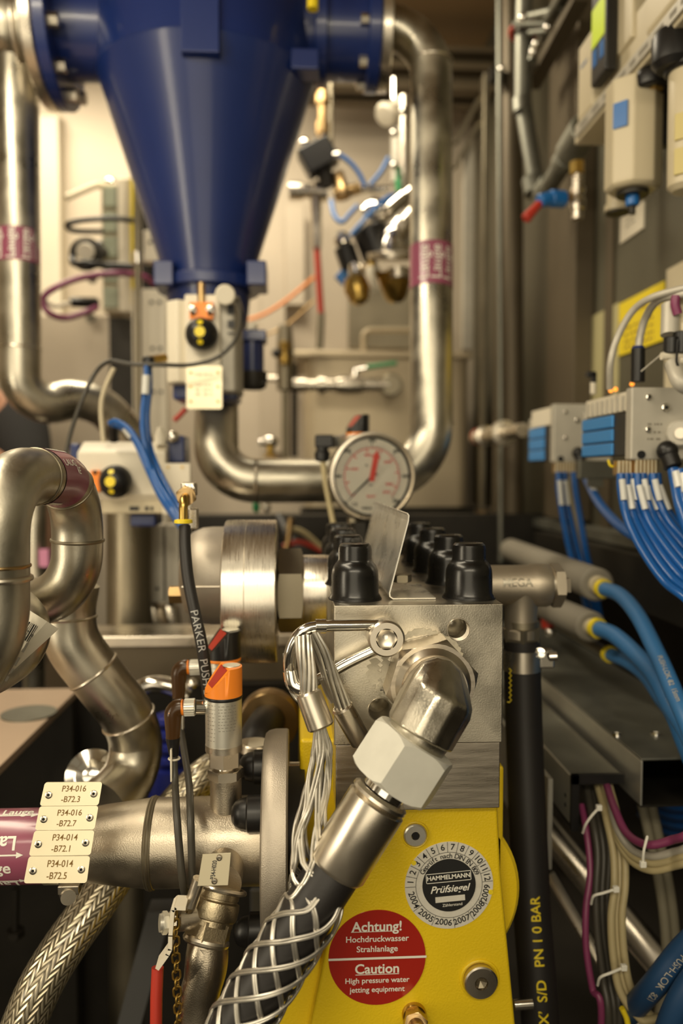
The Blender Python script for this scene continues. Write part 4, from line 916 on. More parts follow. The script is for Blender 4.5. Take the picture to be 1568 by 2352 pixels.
# ---- Parker hose
hz=thing('push_hose','slim black hose reading PARKER PUSH with brass elbow in front of the drum','hose',P(470,1560,1.0))
hp2=spl(PP([(424,1208,1.02),(425,1260,1.01),(432,1330,1.0),(448,1410,.99),(463,1480,.985),(474,1560,.99),(480,1620,1.0)]),14)
MB().tube(hp2,.0074,24).build('hose_cover',hosem,hz)
text(hz,'PARKER  PUSH-LOK',mat('grey_print',(.42,.42,.40),0,.5),onpipe(hp2,.0078,.0145,(0,-1,0),.172,1),align='CENTER',bold=.0)
MB().lathe([(.0075,0),(.0115,.001),(.0115,.005),(.0075,.006)],P(421,1203,1.02),(0,0,1),28).build('yellow_collar',yel,hz)
MB().tube(fil(PP([(421,1200,1.02),(421,1150,1.02),(428,1138,1.045)]),.012,8),.0058,20).build('brass_elbow',brass,hz)
MB().hexn(P(427,1140,1.035),P(429,1137,1.052),.0135,ph=.4).build('union_nut',bronze,hz)
t=thing('angle_bracket','pale steel block and bracket carrying the brass elbow above the drum','bracket',P(440,1215,1.06))
m=MB(); m.pbox(415,1108,447,1140,1.06,.03); m.pbox(432,1168,452,1216,1.07,.02); m.build('block',satin,t,bev=.002)
MB().hexn(P(434,1126,1.055),P(434,1126,1.065),.009).build('bolt_head',chrome,t)
# ---- pressure gauge
YG=1.45; gc=P(856,1094,YG); gr_=S(103,YG)
t=thing('pressure_gauge','round pressure gauge with white dial and red marker arrow behind the rubber caps','gauge',P(856,1300,YG))
ax=V((.16,-1,.0)).normalized(); gu,gv,_=basis(ax); gu=V((0,0,1)).cross(-ax).normalized()*1; gu=ax.cross(V((0,0,1)))*-1; gu.normalize(); gv=gu.cross(ax)*1
if gu.x<0: gu=-gu
gv=V((0,0,1))-ax*ax.z; gv.normalize()
MB().lathe([(gr_*.93,-.045),(gr_*.95,-.04),(gr_*.95,-.010),(gr_,-.008),(gr_,0),(gr_*.975,.004),(gr_*.945,.0045),(gr_*.935,.002),(gr_*.905,.003),(gr_*.895,-.001),(gr_*.885,-.008)],gc,ax,72,cap=False).build('case_bezel',satin,t)
dl=MB().lathe([(gr_*.89,-.0075),(0,-.0075)],gc,ax,64,cap=False).build('dial_face',dial,t)
MB().lathe([(gr_*.895,-.0062),(gr_*.85,-.0062)],gc,ax,64,cap=False).build('rim_shadow_ring',black,dl)  # black ring: the arc of shadow inside the bezel, put into colour
gp=lambda x,y,h=-.0066:gc+gu*x*gr_+gv*y*gr_+ax*h
def tick(r0,r1,a,w_,mm_): 
    s_,c_=sin(a),cos(a); mm_.add([gp(s_*r0-c_*w_,c_*r0+s_*w_),gp(s_*r1-c_*w_,c_*r1+s_*w_),gp(s_*r1+c_*w_,c_*r1-s_*w_),gp(s_*r0+c_*w_,c_*r0-s_*w_)],[(0,1,2,3)])
mb_=MB(); mr_=MB()
for i in range(61):
    a=rad(-135+270*i/60); tick(.655,.70 if i%5 else .71,a,.004,mb_) 
    if i%10==0: tick(.66,.76,a,.008,mb_)
for i in range(90):
    a=rad(-135+270*i/90); b_=rad(-135+270*(i+1)/90); mr_.add([gp(sin(a)*.63,cos(a)*.63),gp(sin(b_)*.63,cos(b_)*.63),gp(sin(b_)*.645,cos(b_)*.645),gp(sin(a)*.645,cos(a)*.645)],[(0,1,2,3)])
    if i%2==0: tick(.60 if i%10 else .56,.645,a,.004,mr_)
for i in range(9): tick(.53,.64,rad(-135+270*i/8.7),.010,mr_)
mb_.build('outer_scale',black,dl); mr_.build('inner_scale',pinkl,dl)
for i,s_ in enumerate(('0','100','200','300','400','500','600')):
    a=rad(-135+45*i); r_=.80 if i else .84
    text(dl,s_,black,lambda x,y,a=a,r_=r_:gp(sin(a)*r_+x*.105,cos(a)*r_+y*.105),bold=.03)
for s_,x_,y_ in (('2000',-.40,.16),('4000',-.10,.47),('6000',.36,.32),('8000',.40,-.18),('8700',.34,-.36),('lbs/in²',-.02,-.45)): text(dl,s_,pinkl,lambda x,y,x_=x_,y_=y_:gp(x_+x*.085,y_+y*.085),bold=.02)
for s_,x_,y_,z_ in (('bar',-.02,-.19,.08),('CE',-.40,-.63,.11),('Pa',-.12,.24,.08),('WIKA',-.12,-.72,.09)): text(dl,s_,black,lambda x,y,x_=x_,y_=y_,z_=z_:gp(x_+x*z_,y_+y*z_),bold=.01 if s_!='WIKA' else .03)
# red marker arrow (clock hand set forward)
a=rad(11); 
def arr(pts,h,mm,name,a):
    s_,c_=sin(a),cos(a); q=[gp(x*c_+y*s_,-x*s_+y*c_,h) for x,y in pts]; MB().prism(q,ax*.0008).build(name,mm,dl)
arr([(-.06,-.11),(-.06,.42),(-.1,.42),(0,.60),(.1,.42),(.06,.42),(.06,-.11)],-.004,mat('marker_red',(.75,.06,.04),0,.4),'marker_arrow',a)
arr([(-.028,0),(-.010,.66),(.010,.66),(.028,0)],-.0055,black,'needle',rad(-133)); arr([(-.075,-.13),(.075,-.13),(.035,-.02),(-.035,-.02)],-.0058,insul,'needle_tail',rad(-133+0))
for k_ in range(1): MB().lathe([(0,-.0006),(gr_*.92,-.0006),(gr_*.92,.0012),(0,.0018)],gc,ax,48,cap=False).build('glass',gls,t)
MB().cyl(P(812,1190,YG+.02),P(812,1290,YG+.02),.012).build('gauge_stem',pipe2,t); MB().hexn(P(826,1200,YG),P(826,1300,YG),.018,k=.3).build('stem_nut',darkm,t)
# ---- sensor behind gauge
def sensor(t,x,ytop,ybot,Y,rpx,capm,ringm,tilt=0):
    """cylindrical sensor with slanted display cap"""
    r=S(rpx,Y); c=P(x,ybot,Y); zt2=P(x,ytop,Y).z; capb=zt2-r*1.58; lo_=zt2-r*1.45
    prof=[]; n=40; vs=[];fs=[]
    def top(xx): # slanted: rises from left to right, then flat top
        q=(xx/r+1)/2; return capb+(.22+min(q/.56,1.0)*1.36)*r
    dv=V((cos(rad(18)),sin(rad(18)),0)); nv=V((-dv.y,dv.x,0)); G=lambda a,b,z:V((c.x,Y,z))+dv*a+nv*b
    ring0=[];ring1=[];
    for i in range(n):
        a=2*pi*i/n; X_=r*1.03*cos(a); ring0.append(G(X_,r*1.03*sin(a),capb)); ring1.append(G(X_,r*1.03*sin(a),top(X_)))
    m=MB(); rows=12; vs=ring0+ring1; base=len(vs)
    # cap top as strips across x
    m.add(vs,[(i,(i+1)%n,n+(i+1)%n,n+i) for i in range(n)]+[tuple(range(n))[::-1]])
    tv=[];tf=[]
    xs=[-1+2*j/24 for j in range(25)]
    for q in xs: 
        yy=math.sqrt(max(0,1-q*q)); tv+= [G(q*r*1.03,-yy*r*1.03,top(q*r*1.03)),G(q*r*1.03,yy*r*1.03,top(q*r*1.03))]
    for j in range(24): tf.append((2*j,2*j+1,2*j+3,2*j+2))
    m.add(tv,tf); cp=m.build('display_cap',capm,t,ang=40)
    # window on the slant + grey flat top
    sl=V((1,0,1.65/(1.12*1.0))).normalized()
    xq=lambda q:top(q*r)
    w1=MB(); w1.add([G(r*q,s_*r*.62*math.sqrt(max(0,1-q*q))*1.2,top(q*r)+.0006) for q,s_ in ((-.75,-1),(.05,-1),(.05,1),(-.75,1))],[(0,1,2,3)]); w1.build('display_window',redp,cp,label='red display strip')
    w2=MB(); w2.lathe([(r*.5,0),(r*.48,.0007)],G(r*.46,0,xq(.6)),(0,0,1),28); w2.build('top_label',zincl,cp)
    MB().lathe([(r*1.02,0),(r*1.04,.001),(r*1.04,.003),(r*1.02,.004)],(c.x,Y,capb-.004),(0,0,1),40).build('seal_ring',ringm,t)
    bd=MB().lathe([(r*.95,0),(r,.001),(r,capb-.004-c.z)],c,(0,0,1),48).build('sensor_body',zincl,t)
    MB().lathe([(r*1.015,0),(r*1.015,.008)],c,(0,0,1),48,).build('bottom_ring',satin,t)
    return c,r,capb
t=thing('pressure_sensor','pressure sensor with black slanted cap half hidden behind the pressure gauge','sensor',P(822,1080,1.6))
sensor(t,821,953,1080,1.6,26,plastic,orange)
m=MB(); m.cyl(P(800,1010,1.6),P(768,1015,1.57),.0125); m.build('knurled_nut',zincl,t)
t=thing('elbow_connector','black elbow connector with pale cable left of the pressure gauge','connector',P(742,1060,1.55))
m=MB(); m.obox(P(744,1014,1.56),V((.018,0,0)),V((0,.013,0)),V((0,0,.013))); m.build('connector_body',plastic,t,bev=.004); MB().lathe([(.009,0),(.015,.004),(.0155,.018),(.012,.022),(.012,.04)],P(740,1061,1.56),(0,0,1),20).build('gland',plastic,t)
MB().tube(spl(PP([(741,1055,1.56),(746,1100,1.55),(755,1150,1.54),(767,1210,1.52),(775,1250,1.5)])),.0055,12).build('pale_cable',cableb,t)
# ================= foreground left: suction pipe, sensors =================
YP=.955; pz=P(0,1944,YP).z
sp=thing('suction_pipe','horizontal stainless suction pipe with reducer, weld seam and thick flange in front of the pump','pipe',P(400,2060,YP))
def zx(x,y): return P(x,y,YP)
X=lambda x:P(x,1944,YP).x
X2=lambda x:P(x,1944,.912).x
m=MB(); prof=[(-60,80),(150,80),(215,82),(240,86),(340,98),(352,99),(608,99)]
m.lathe([(S(r,YP),X(x)-X(-60)) for x,r in prof],(X(-60),YP,pz),(1,0,0),80); m.build('pipe_wall',cast if 0 else mat('suction_steel',(.60,.53,.42),1,.36,nc=.30,ns=18,nr=.11,bump=.25,bs=700),sp)
st_=MATS['suction_steel']
m=MB(); 
for k_ in range(3): m.torus((X(352)+(-.003+k_*.003),YP,pz),(1,0,0),S(99,YP),.0026 if k_==1 else .0017,72,8)
m.build('weld_bead',pipe2,sp)
xf=X(606); fr=S(250,YP); fz=P(0,1944,YP).z
m=MB(); L=X(663)-xf; m.lathe([(fr*.90,0),(fr*.96,.002),(fr*.985,.006),(fr,.014),(fr,L-.002),(fr*.99,L)],(xf,YP,fz),(1,0,0),96); m.build('flange',cast,sp)
# studs and caps
for k_,(x,y,Y) in enumerate(((675,1770,1.0),(675,1866,.915))):
    c=P(x,y,Y); MB().cyl((X(655),Y,c.z),(X(700),Y,c.z),.0115 if k_ else .011).build('stud',chrome,sp)
MB().cyl((X(658),YP,fz),(X(700),YP,fz),.085,seg=48).build('spigot',darkm,sp)
g='black domed nut caps on the suction flange'
capo=None
for (x,y,Y,l) in ((530,1870,.915,'black domed nut cap in the middle on the front of the suction flange'),(548,1762,.985,'black domed nut cap at the top of the suction flange'),(535,2140,.925,'black domed nut cap at the bottom of the suction flange'),(548,2245,.99,'lowest black domed nut cap of the suction flange')):
    c=P(x,y,Y); loc=V((c.x,Y,c.z))
    if capo is None:
        capo=thing('nut_cap',l,'cap',loc,g)
        MB().lathe([(0,0),(.008,.001),(.014,.005),(.0172,.011),(.0185,.018),(.0195,.0185),(.021,.02),(.021,.042)],loc,(1,0,0),36).build('dome',plastic,capo)
        MB().lathe([(.0215,.0421),(.0215,.046)],loc,(1,0,0),36).build('washer',brass,capo)
    else: c_=copy_tree(capo,None,loc); c_['label']=l
# purple marker with writing
mk=MB().tube([(X(-60),YP,pz),(X(112),YP,pz)],S(82,YP),72,cap=False).build('pipe_marker',purple,sp,label='purple flow marker reading Lauge with arrows')
mp_=[V((X(-60),YP,pz)),V((X(112),YP,pz))]; Rm=S(82,YP)+.0004
def cyl_at(yy): # direction for frame height yy
    z=P(0,yy,YP-.03).z-pz; q=max(-.995,min(.995,z/Rm)); return V((0,-math.sqrt(1-q*q),q))
def mtext(s,yy,px,x,al,flip=1,bold=.02):
    fn=onpipe(mp_,Rm,S(px,.9),cyl_at(yy),(X2(x)-X(-60)),1)
    # orientation: v must point up
    d_=cyl_at(yy); t0=fn(0,.2)-fn(0,-.2); sg=1 if t0.dot(V((0,d_.z,-d_.y)))>0 else -1
    text(mk,s,white,lambda a,b:fn(a*flip,b*sg*flip),align=al,bold=bold)
mtext('Lauge',1879,32,54,'RIGHT'); mtext('Lauge',1984,40,23,'RIGHT'); mtext('Lauge',1929,44,34,'LEFT',-1); mtext('Lauge',2030,40,34,'LEFT',-1)
for yy,xe in ((1890,68),(1954,52),(2019,54)):
    fn=onpipe(mp_,Rm,1,cyl_at(yy),X2(xe)-X(-60),1)
    kx=S(1,.9)
    pts=[(-110,-1.8),(-16,-1.8),(-16,-7),(0,0),(-16,7),(-16,1.8),(-110,1.8)]
    MB().add([fn(a*kx,b*kx) for a,b in pts],[tuple(range(7))]).build('arrow',white,mk)
# band under tags + clamp
MB().tube([(X(113),YP,pz),(X(150),YP,pz)],S(84,YP),64,cap=False).build('tag_band',satin,sp)
MB().cyl(P(150,2040,.93),P(157,2062,.90),.0085).build('clamp_screw',satin,sp); MB().obox(P(160,2040,.91),V((.012,0,0)),V((0,.006,0)),V((0,0,.005))).build('clamp_housing',satin,sp,bev=.001)
# engraved tags
cn=[((103,1797),(235,1796),(226,1850),(91,1851),'P34-016','-B72.3','topmost'),((91,1852),(226,1851),(217,1905),(80,1907),'P34-016','-B72.7','second from top'),
    ((79,1908),(217,1907),(208,1964),(66,1966),'P34-014','-B72.1','third from top'),((66,1967),(207,1966),(199,2028),(54,2029),'P34-014','-B72.5','lowest')]
for i,(a,b,c,d,s1,s2,w_) in enumerate(cn):
    Ya_=.875-i*.006; Yb_=Ya_-.006
    q=[P(*a,Ya_),P(*b,Ya_),P(*c,Yb_),P(*d,Yb_)]
    t=thing('engraved_tag','%s engraved cream tag reading %s %s on the purple pipe'%(w_,s1,s2),'tag',q[3],'engraved tags on the purple marked pipe')
    W,H=.066,.026; qm=quadmap(q,W,H)
    pts=[];r=.003
    for cx_,cy_,a0 in ((W/2-r,H/2-r,0),(-W/2+r,H/2-r,90),(-W/2+r,-H/2+r,180),(W/2-r,-H/2+r,270)):
        for k_ in range(5): an=rad(a0+k_*22.5); pts.append((cx_+r*cos(an),cy_+r*sin(an)))
    pl_=MB().prism([qm(x,y) for x,y in pts],(0,.0012,0)).build('plate',ltag,t)
    n_=(q[1]-q[0]).cross(q[3]-q[0]).normalized(); n_=n_ if n_.y<0 else -n_
    for x,y in ((-.0255,-.001),(.0255,0)):
        c_=qm(x,y); MB().lathe([(.0040,0),(.0040,.0006),(.003,.0012),(.0016,.0013),(.0014,.0004),(0,.0003)],c_,n_,24).build('rivet',satin,t); MB().lathe([(.0014,.0005),(0,.0006)],c_,n_,12).build('rivet_hole',hole,t)
    off=n_*.0004
    text(pl_,s1,brown,lambda x,y:qm(.002+x*.0088*.95,.0055+y*.0095)+off,bold=.006); text(pl_,s2,brown,lambda x,y:qm(.0005+x*.0088*.95,-.0062+y*.0095)+off,bold=.006)
# ---- boss + sensor 1 (orange)
ys=YP-.01
b=MB().lathe([(.0188,0),(.0188,P(0,1784,ys).z-P(0,1875,ys).z),(.017,P(0,1784,ys).z-P(0,1875,ys).z+.001)],P(519,1875,ys),(0,0,1),40).build('sensor_boss',st_,sp)
MB().torus(P(519,1872,ys)-V((0,.0,.0)),(0,0,1),.0205,.003,40,8).build('weld_bead',satin,sp)
s1=thing('pressure_sensor','pressure sensor with orange slanted cap standing on the suction pipe','sensor',P(519,1790,ys))
MB().hexn(P(518,1786,ys),P(518,1764,ys),.0215,k=.6,ph=.2).build('lower_nut',satin,s1)
MB().cyl(P(518,1768,ys),P(518,1756,ys),.0115).build('neck',chrome,s1)
MB().hexn(P(517,1757,ys),P(517,1721,ys),.0192,k=.2,ph=.5).build('upper_nut',satin,s1)
c,r,cb=sensor(s1,514,1530,1722,ys,42,orange,plastic)
for k_ in range(9): pass
lf=lambda x,y:(lambda a:V((c.x+(r+.0002)*sin(a),ys-(r+.0002)*cos(a),y)))(x)
bars(s1,insul,lambda x,y:lf(x,y),-.95,-.35,[P(0,1610+k_*9,ys).z for k_ in range(11)],.0007,4); bars(s1,insul,lambda x,y:lf(x,y),-.2,.85,[P(0,1620+k_*7,ys).z for k_ in range(9)],.0007,7)
m=MB(); m.cyl(P(475,1624,ys),P(448,1624,ys-.004),.0085); m.build('socket',chrome,s1)
def conn(lab,x,y,Y,dx=0):
    t=thing('cable_connector',lab,'connector',P(x-40,y+60,Y),'amber lit elbow connectors of the two pressure sensors')
    MB().cyl(P(x,y,Y),P(x-27,y+1,Y),.0098,seg=48,ch=.001).build('knurled_nut',zincl,t)
    m=MB(); nk=MB()
    for k_ in range(24):
        a=2*pi*k_/24; o=V((0,cos(a),sin(a)))*.0098; nk.tube([P(x-2,y,Y)+o,P(x-25,y+1,Y)+o],.0006,5)
    nk.build('knurling',zincl,t)
    MB().cyl(P(x-27,y,Y),P(x-33,y+1,Y),.0095).build('orange_ring',orange,t)
    p=fil([P(x-32,y,Y),P(x-52,y+1,Y),P(x-52,y+75,Y)],.010,6); MB().tube(p,[.0105]*(len(p)-1)+[.008],20).build('elbow_body',amber,t)
    MB().ball(P(x-58,y+14,Y-.007),.0028).build('status_lamp',glow,t)
    MB().cyl(P(x-52,y+70,Y),P(x-50,y+112,Y),.0085,.0055).build('strain_relief',plastic,t)
    return t
t=conn('lower amber lit elbow connector on the orange capped sensor',449,1624,ys-.003)
MB().tube(spl(PP([(399,1735,ys-.003),(402,1800,.93),(405,1860,.885),(412,1950,.87),(420,2030,.87),(434,2100,.90)])),.0042,14).build('cable',cableg,t)
MB().pbox(391,1722,394,1796,.93,.012).build('cable_tag',cream,t); MB().torus(P(400,1742,ys-.004),(0,0,1),.0062,.0013,20,6).build('tie',cream,t)
# ---- sensor 2 black behind
Y2=1.06; s2=thing('pressure_sensor','pressure sensor with black slanted cap behind the orange one','sensor',P(515,1640,Y2))
c2,r2,_=sensor(s2,513,1447,1700,Y2,40,plastic,orange)
MB().cyl(P(474,1533,Y2),P(460,1533,Y2),.0095).build('socket',chrome,s2); MB().cyl(P(513,1790,Y2),P(513,1695,Y2),.019).build('sensor_neck',st_,s2)
lf2=lambda x,y:V((c2.x+(r2+.0002)*sin(x),Y2-(r2+.0002)*cos(x),y)); bars(s2,insul,lf2,-.9,.9,[P(0,1525+k_*9,Y2).z for k_ in range(6)],.0007,6)
t=conn('upper amber lit elbow connector on the black capped sensor',462,1532,Y2)
MB().tube(spl(PP([(411,1645,Y2),(422,1720,1.0),(434,1800,.93),(437,1870,.88),(440,1960,.87),(442,2030,.875)])),.0042,14).build('cable',cableg,t)
MB().pbox(417,1640,420,1680,1.03,.012).build('cable_tag',lgrey,t)
# ---- lower branch with ball valve
bp0=P(512,1990,.90); bp1=P(500,2060,.862)
MB().cyl(P(520,1965,.93),P(508,2030,.87),.0225,seg=40).build('branch_stub',st_,sp); MB().torus(P(520,1972,.915),P(520,1965,.93)-P(508,2030,.87),.024,.0028,40,8).build('weld_bead',satin,sp)
bv=thing('ball_valve','steel ball valve with lever below the suction pipe','valve',P(480,2160,.86))
va=P(505,2035,.866); vb=P(473,2160,.845)
L=(vb-va).length

MB().lathe([(.0215,0),(.0240,L*.03),(.0240,L*.20),(.0232,L*.21),(.0232,L*.24),(.0262,L*.27),(.0272,L*.36),(.0272,L*.52),(.0262,L*.58),(.0245,L*.60),(.0245,L*.70)],va,vb-va,48).build('valve_body',mat('warm_cast_steel',(.52,.44,.30),1,.36,nc=.3,ns=30,bump=.3,bs=500),bv)
MB().hexn(va.lerp(vb,.62),vb,.026,ph=.1,k=.3).build('outlet_hex',MATS['warm_cast_steel'],bv)
MB().torus(vb,vb-va,.0215,.0045,40,10).build('weld_bead',satin,bv)
s0=P(462,2098,.84); MB().cyl(P(470,2100,.85),P(402,2110,.835),.0135,ch=.002).build('stem_housing',satin,bv)
MB().hexn(P(403,2115,.83),P(388,2117,.828),.0095,k=.4).build('stem_nut',satin,bv); MB().cyl(P(390,2118,.828),P(366,2120,.825),.009).build('stem_bolt',zincl,bv); MB().hexn(P(384,2119,.828),P(372,2120,.826),.0115).build('lock_nut',zincl,bv)
lv=[(425,2087),(402,2086),(396,2092),(391,2150),(390,2182),(384,2194),(361,2226)]
fl=[P(x,y,.815) for x,y in lv]; m=MB()
for i in range(len(fl)-1):
    a,b_=fl[i],fl[i+1]; T=(b_-a).normalized(); nn=V((-T.z,0,T.x))*.0021; a=a-T*.0006; b_=b_+T*.0006
    m.add([a-nn,b_-nn,b_+nn,a+nn]+[p+V((0,.022,0)) for p in (a-nn,b_-nn,b_+nn,a+nn)],[(0,1,2,3),(4,7,6,5),(0,4,5,1),(1,5,6,2),(2,6,7,3),(3,7,4,0)])
lo_=m.build('lever',cream,bv)
MB().tube(PP([(362,2222,.84),(359,2290,.835),(358,2380,.83)]),.0065,14).build('lever_grip',redp,lo_,label='red plastic lever grip')
t=thing('drain_elbow','curved stainless drain pipe leaving the ball valve downward','pipe',P(470,2352,.84))
MB().tube(fil([vb.lerp(va,.03),P(468,2192,.84),P(466,2215,.84),P(452,2400,.84)],[.05,.05],6),.0195,40).build('pipe_wall',st_,t)
m=P(470,2200,.84)
MB().tube(spl(PP([(478,2165,.845),(476,2220,.84),(458,2290,.84),(452,2400,.84)]),10),.0215,40).build('outer_bend',st_,t)
# P34-H020 tag
q=[P(465,1962,.83),P(531,1958,.83),P(524,2034,.82),P(453,2036,.82)]
t=thing('engraved_tag','single engraved tag reading P34-H020 turned upright on the valve branch','tag',q[3])
qm2=quadmap(q,.03,.035); pl_=MB().prism(q,(0,.0012,0)).build('plate',mat('dull_tag',(.38,.34,.24),.55,.4),t,bev=.0008)
text(pl_,'P34-H020',black,lambda x,y:qm2(-y*.0064-.001,x*.0050)+V((0,-.0004,0)),bold=.02)
for x,y in ((.003,.0125),(.001,-.0125)): MB().lathe([(.0034,0),(.003,.0012),(.0015,.0014),(.0013,.0005),(0,.0004)],qm2(x,y),(0,-1,.0),20).build('rivet',satin,t)
t=thing('hose_clamp','small screw clamp fixing the upright tag to the valve branch','clamp',P(470,2080,.85))
MB().cyl(P(458,2018,.835),P(437,2080,.835),.0072).build('screw_housing',satin,t); MB().torus(P(506,2040,.868),vb-va,.0275,.0028,40,8).build('band',satin,t); MB().hexn(P(436,2078,.835),P(431,2092,.835),.0062).build('screw_head',chrome,t)
# chain
t=thing('brass_chain','tarnished chain hanging from the ball valve beside the lever','chain',P(408,2352,.825))
def link(c,T,side,par):
    u=T.normalized(); w2=side.normalized(); pts=[]
    for i in range(16):
        a=2*pi*i/16; pts.append(c+u*(cos(a)*.0038+(.0022 if cos(a)>0 else -.0022))+w2*sin(a)*.0040)
    return MB().tube(pts,.00115,8,closed=True).build('link',chainm,par)
cp=spl(PP([(403,2098,.822),(402,2140,.822),(404,2200,.824),(407,2280,.826),(412,2380,.828)]),10)
acc=[0]
for i in range(1,len(cp)): acc.append(acc[-1]+(cp[i]-cp[i-1]).length)
s_=.002;k_=0
while s_<acc[-1]-.003:
    i=max(j for j in range(len(acc)-1) if acc[j]<=s_); T=cp[i+1]-cp[i]; c_=cp[i]+T*((s_-acc[i])/(acc[i+1]-acc[i]))
    link(c_,T,V((1,.25,0)) if k_%2 else V((.25,1,0)),t); s_+=.0095; k_+=1
# braided hose
for l,pts,r in (('thick wire braided hose curving down to the lower left corner',[(262,2010,1.05),(215,2080,1.03),(150,2170,1.0),(95,2260,.98),(52,2360,.97),(20,2450,.97)],.0275),('short stretch of wire braided hose rising behind the sensor boss',[(360,1900,1.12),(420,1830,1.13),(480,1775,1.15),(540,1745,1.2)],.0255)):
    tag(MB().tube(spl(PP(pts),14),r,40).build('braided_hose',braidm),l,'hose')
# behind the flange: brass coupling with black hose
t=thing('hose_coupling','brass hose coupling with thick black hose end behind the flange','coupling',P(610,1700,1.3))
MB().lathe([(.044,0),(.046,.006),(.046,.03),(.036,.032),(.034,.05),(.028,.052),(.028,.08)],P(618,1660,1.2),P(620,1610,1.32)-P(618,1660,1.2),40).build('coupling_ring',bronze,t)
MB().tube(spl(PP([(618,1650,1.22),(608,1668,1.17),(590,1700,1.12),(570,1760,1.1)])),.0265,32).build('black_hose',hosem,t)
t=thing('small_gauge','small round gauge lying on its back behind the flange','gauge',P(580,1740,1.08))
MB().cyl(P(582,1728,1.06),P(585,1706,1.06),.0215,ch=.002).build('gauge_case',satin,t); MB().cyl(P(585,1706.5,1.06),P(585,1704,1.06),.019).build('gauge_face',cream,t)
# ---- big bent loop, left
Rp=.0305; Yl=.93
t=thing('looped_pipe','stainless pipe loop with purple marker arching over the left side','pipe',P(100,1400,.95))
lp=fil(PP([(-110,1620,.80),(-6,1450,.80),(-8,1092,.80),(178,1098,.99),(178,1372,1.0),(20,1388,1.04)]),[.10,.062,.075,.072],16)
MB().tube(lp,Rp,56).build('pipe_wall',pipe,t)
def at(pl,fr):
    L=[0]
    for i in range(1,len(pl)): L.append(L[-1]+(pl[i]-pl[i-1]).length)
    s=fr*L[-1]; i=max(j for j in range(len(L)-1) if L[j]<=s); return pl[i].lerp(pl[i+1],(s-L[i])/(L[i+1]-L[i])),(pl[i+1]-pl[i]).normalized()
def nearest_fr(pl,p):
    best=min(range(200),key=lambda k:(at(pl,k/200)[0]-p).length); return best/200
for (x,y,Y,rr,ww) in ((-8,1300,.80,.0018,0),(80,1097,.88,.0014,0),(158,1100,.97,.0014,0),(178,1240,1.0,.0022,0)):
    f_=nearest_fr(lp,P(x,y,Y)); c_,T_=at(lp,f_); MB().torus(c_,T_,Rp,rr,56,8).build('weld_bead',bronze if Y==.80 else pipe2,t)
f0=nearest_fr(lp,P(88,1097,.89)); f1=nearest_fr(lp,P(145,1098,.955)); ml=[at(lp,f0+(f1-f0)*k/8)[0] for k in range(9)]
mk=MB().tube(ml,Rp+.0006,56,cap=False).build('pipe_marker',purple,t,label='worn purple marker with white writing')
for k_,dz_ in enumerate((.97,.8,.5,.1,-.3,-.7)):
    d_=V((0,-math.sqrt(1-dz_*dz_),dz_)); fn=onpipe(ml,Rp+.0014,.0115,d_,.020)
    if k_%2: text(mk,'LAUGE',white,fn,bold=.02)
    else: MB().add([fn(a,b) for a,b in ((-1.7,-.2),(1.7,-.2),(1.7,.2),(-1.7,.2))],[(0,1,2,3)]).build('white_rule',white,mk)
c_,T_=at(lp,nearest_fr(lp,P(-9,1330,.80))); MB().torus(c_,T_,Rp+.001,.003,48,8).build('clip_band',satin,t); MB().ball(P(50,1324,.80),.0045).build('clip_screw',satin,t)
# capped pipe end with sticker
t=thing('labelled_elbow','pipe elbow end with torn paper delivery sticker at the left edge','pipe',P(60,1500,.9))
MB().tube(spl(PP([(-70,1352,1.0),(-10,1372,.98),(45,1398,.955),(70,1445,.935),(50,1500,.92),(0,1540,.91),(-60,1570,.90)])),.0225,48).build('elbow_wall',pipe,t)
MB().tube(fil(PP([(35,1560,.86),(35,1440,.86)]),.03,6),.026,40).build('elbow_leg',pipe,t) if 0 else None
st=MB(); rows=10; vs=[];fs=[]
for j in range(rows+1):
    for i in range(6):
        x=-14+ j*8.2+i*(3.5+j*1.0); y=1532-j*13.0+i*(6.5+j*.2); Y=.872-.012*sin(i/5*pi)-.0008*j; vs.append(P(x,y,Y))
for j in range(rows):
    for i in range(5): a=j*6+i; fs.append((a,a+1,a+7,a+6))
st.add(vs,fs); sk_=st.build('paper_sticker',paper,t)
ux=(P(70,1400,.85)-P(0,1520,.85)).normalized(); vx=V((-ux.z,0,ux.x)); 
bars(sk_,insul,plane(P(30,1500,.8525),ux,vx,1),-.03,.03,[.004,-.002,-.008],.0025,6)
def barcode():
    b=MB(); fn=plane(P(58,1462,.8525),vx,ux,1)
    x=-.006
    while x<.012: w_=random.choice((.0006,.001,.0015)); b.add([fn(x,-.004),fn(x+w_,-.004),fn(x+w_,.016),fn(x,.016)],[(0,1,2,3)]); x+=w_+.0009
    b.build('barcode',black,sk_)
barcode()
# S bend continuing downward
t=thing('bent_pipe','thick stainless pipe snaking down right from behind the loop','pipe',P(260,1840,1.1))
sb_=fil(PP([(158,1330,1.12),(150,1455,1.12),(285,1640,1.14),(318,1760,1.15),(235,1880,1.1)]),[.09,.10,.06],14)
sb_=spl(PP([(165,1340,1.12),(156,1410,1.12),(170,1480,1.12),(235,1568,1.13),(290,1640,1.14),(312,1715,1.15),(292,1790,1.13),(235,1850,1.08)]),12)
MB().tube(sb_,.0375,56).build('pipe_wall',pipe,t)
for p_ in ((156,1418,1.12),(215,1542,1.125),(296,1650,1.14)):
    c_,T_=at(sb_,nearest_fr(sb_,P(*p_))); MB().torus(c_,T_,.0375,.0022,56,8).build('weld_bead',satin,t)
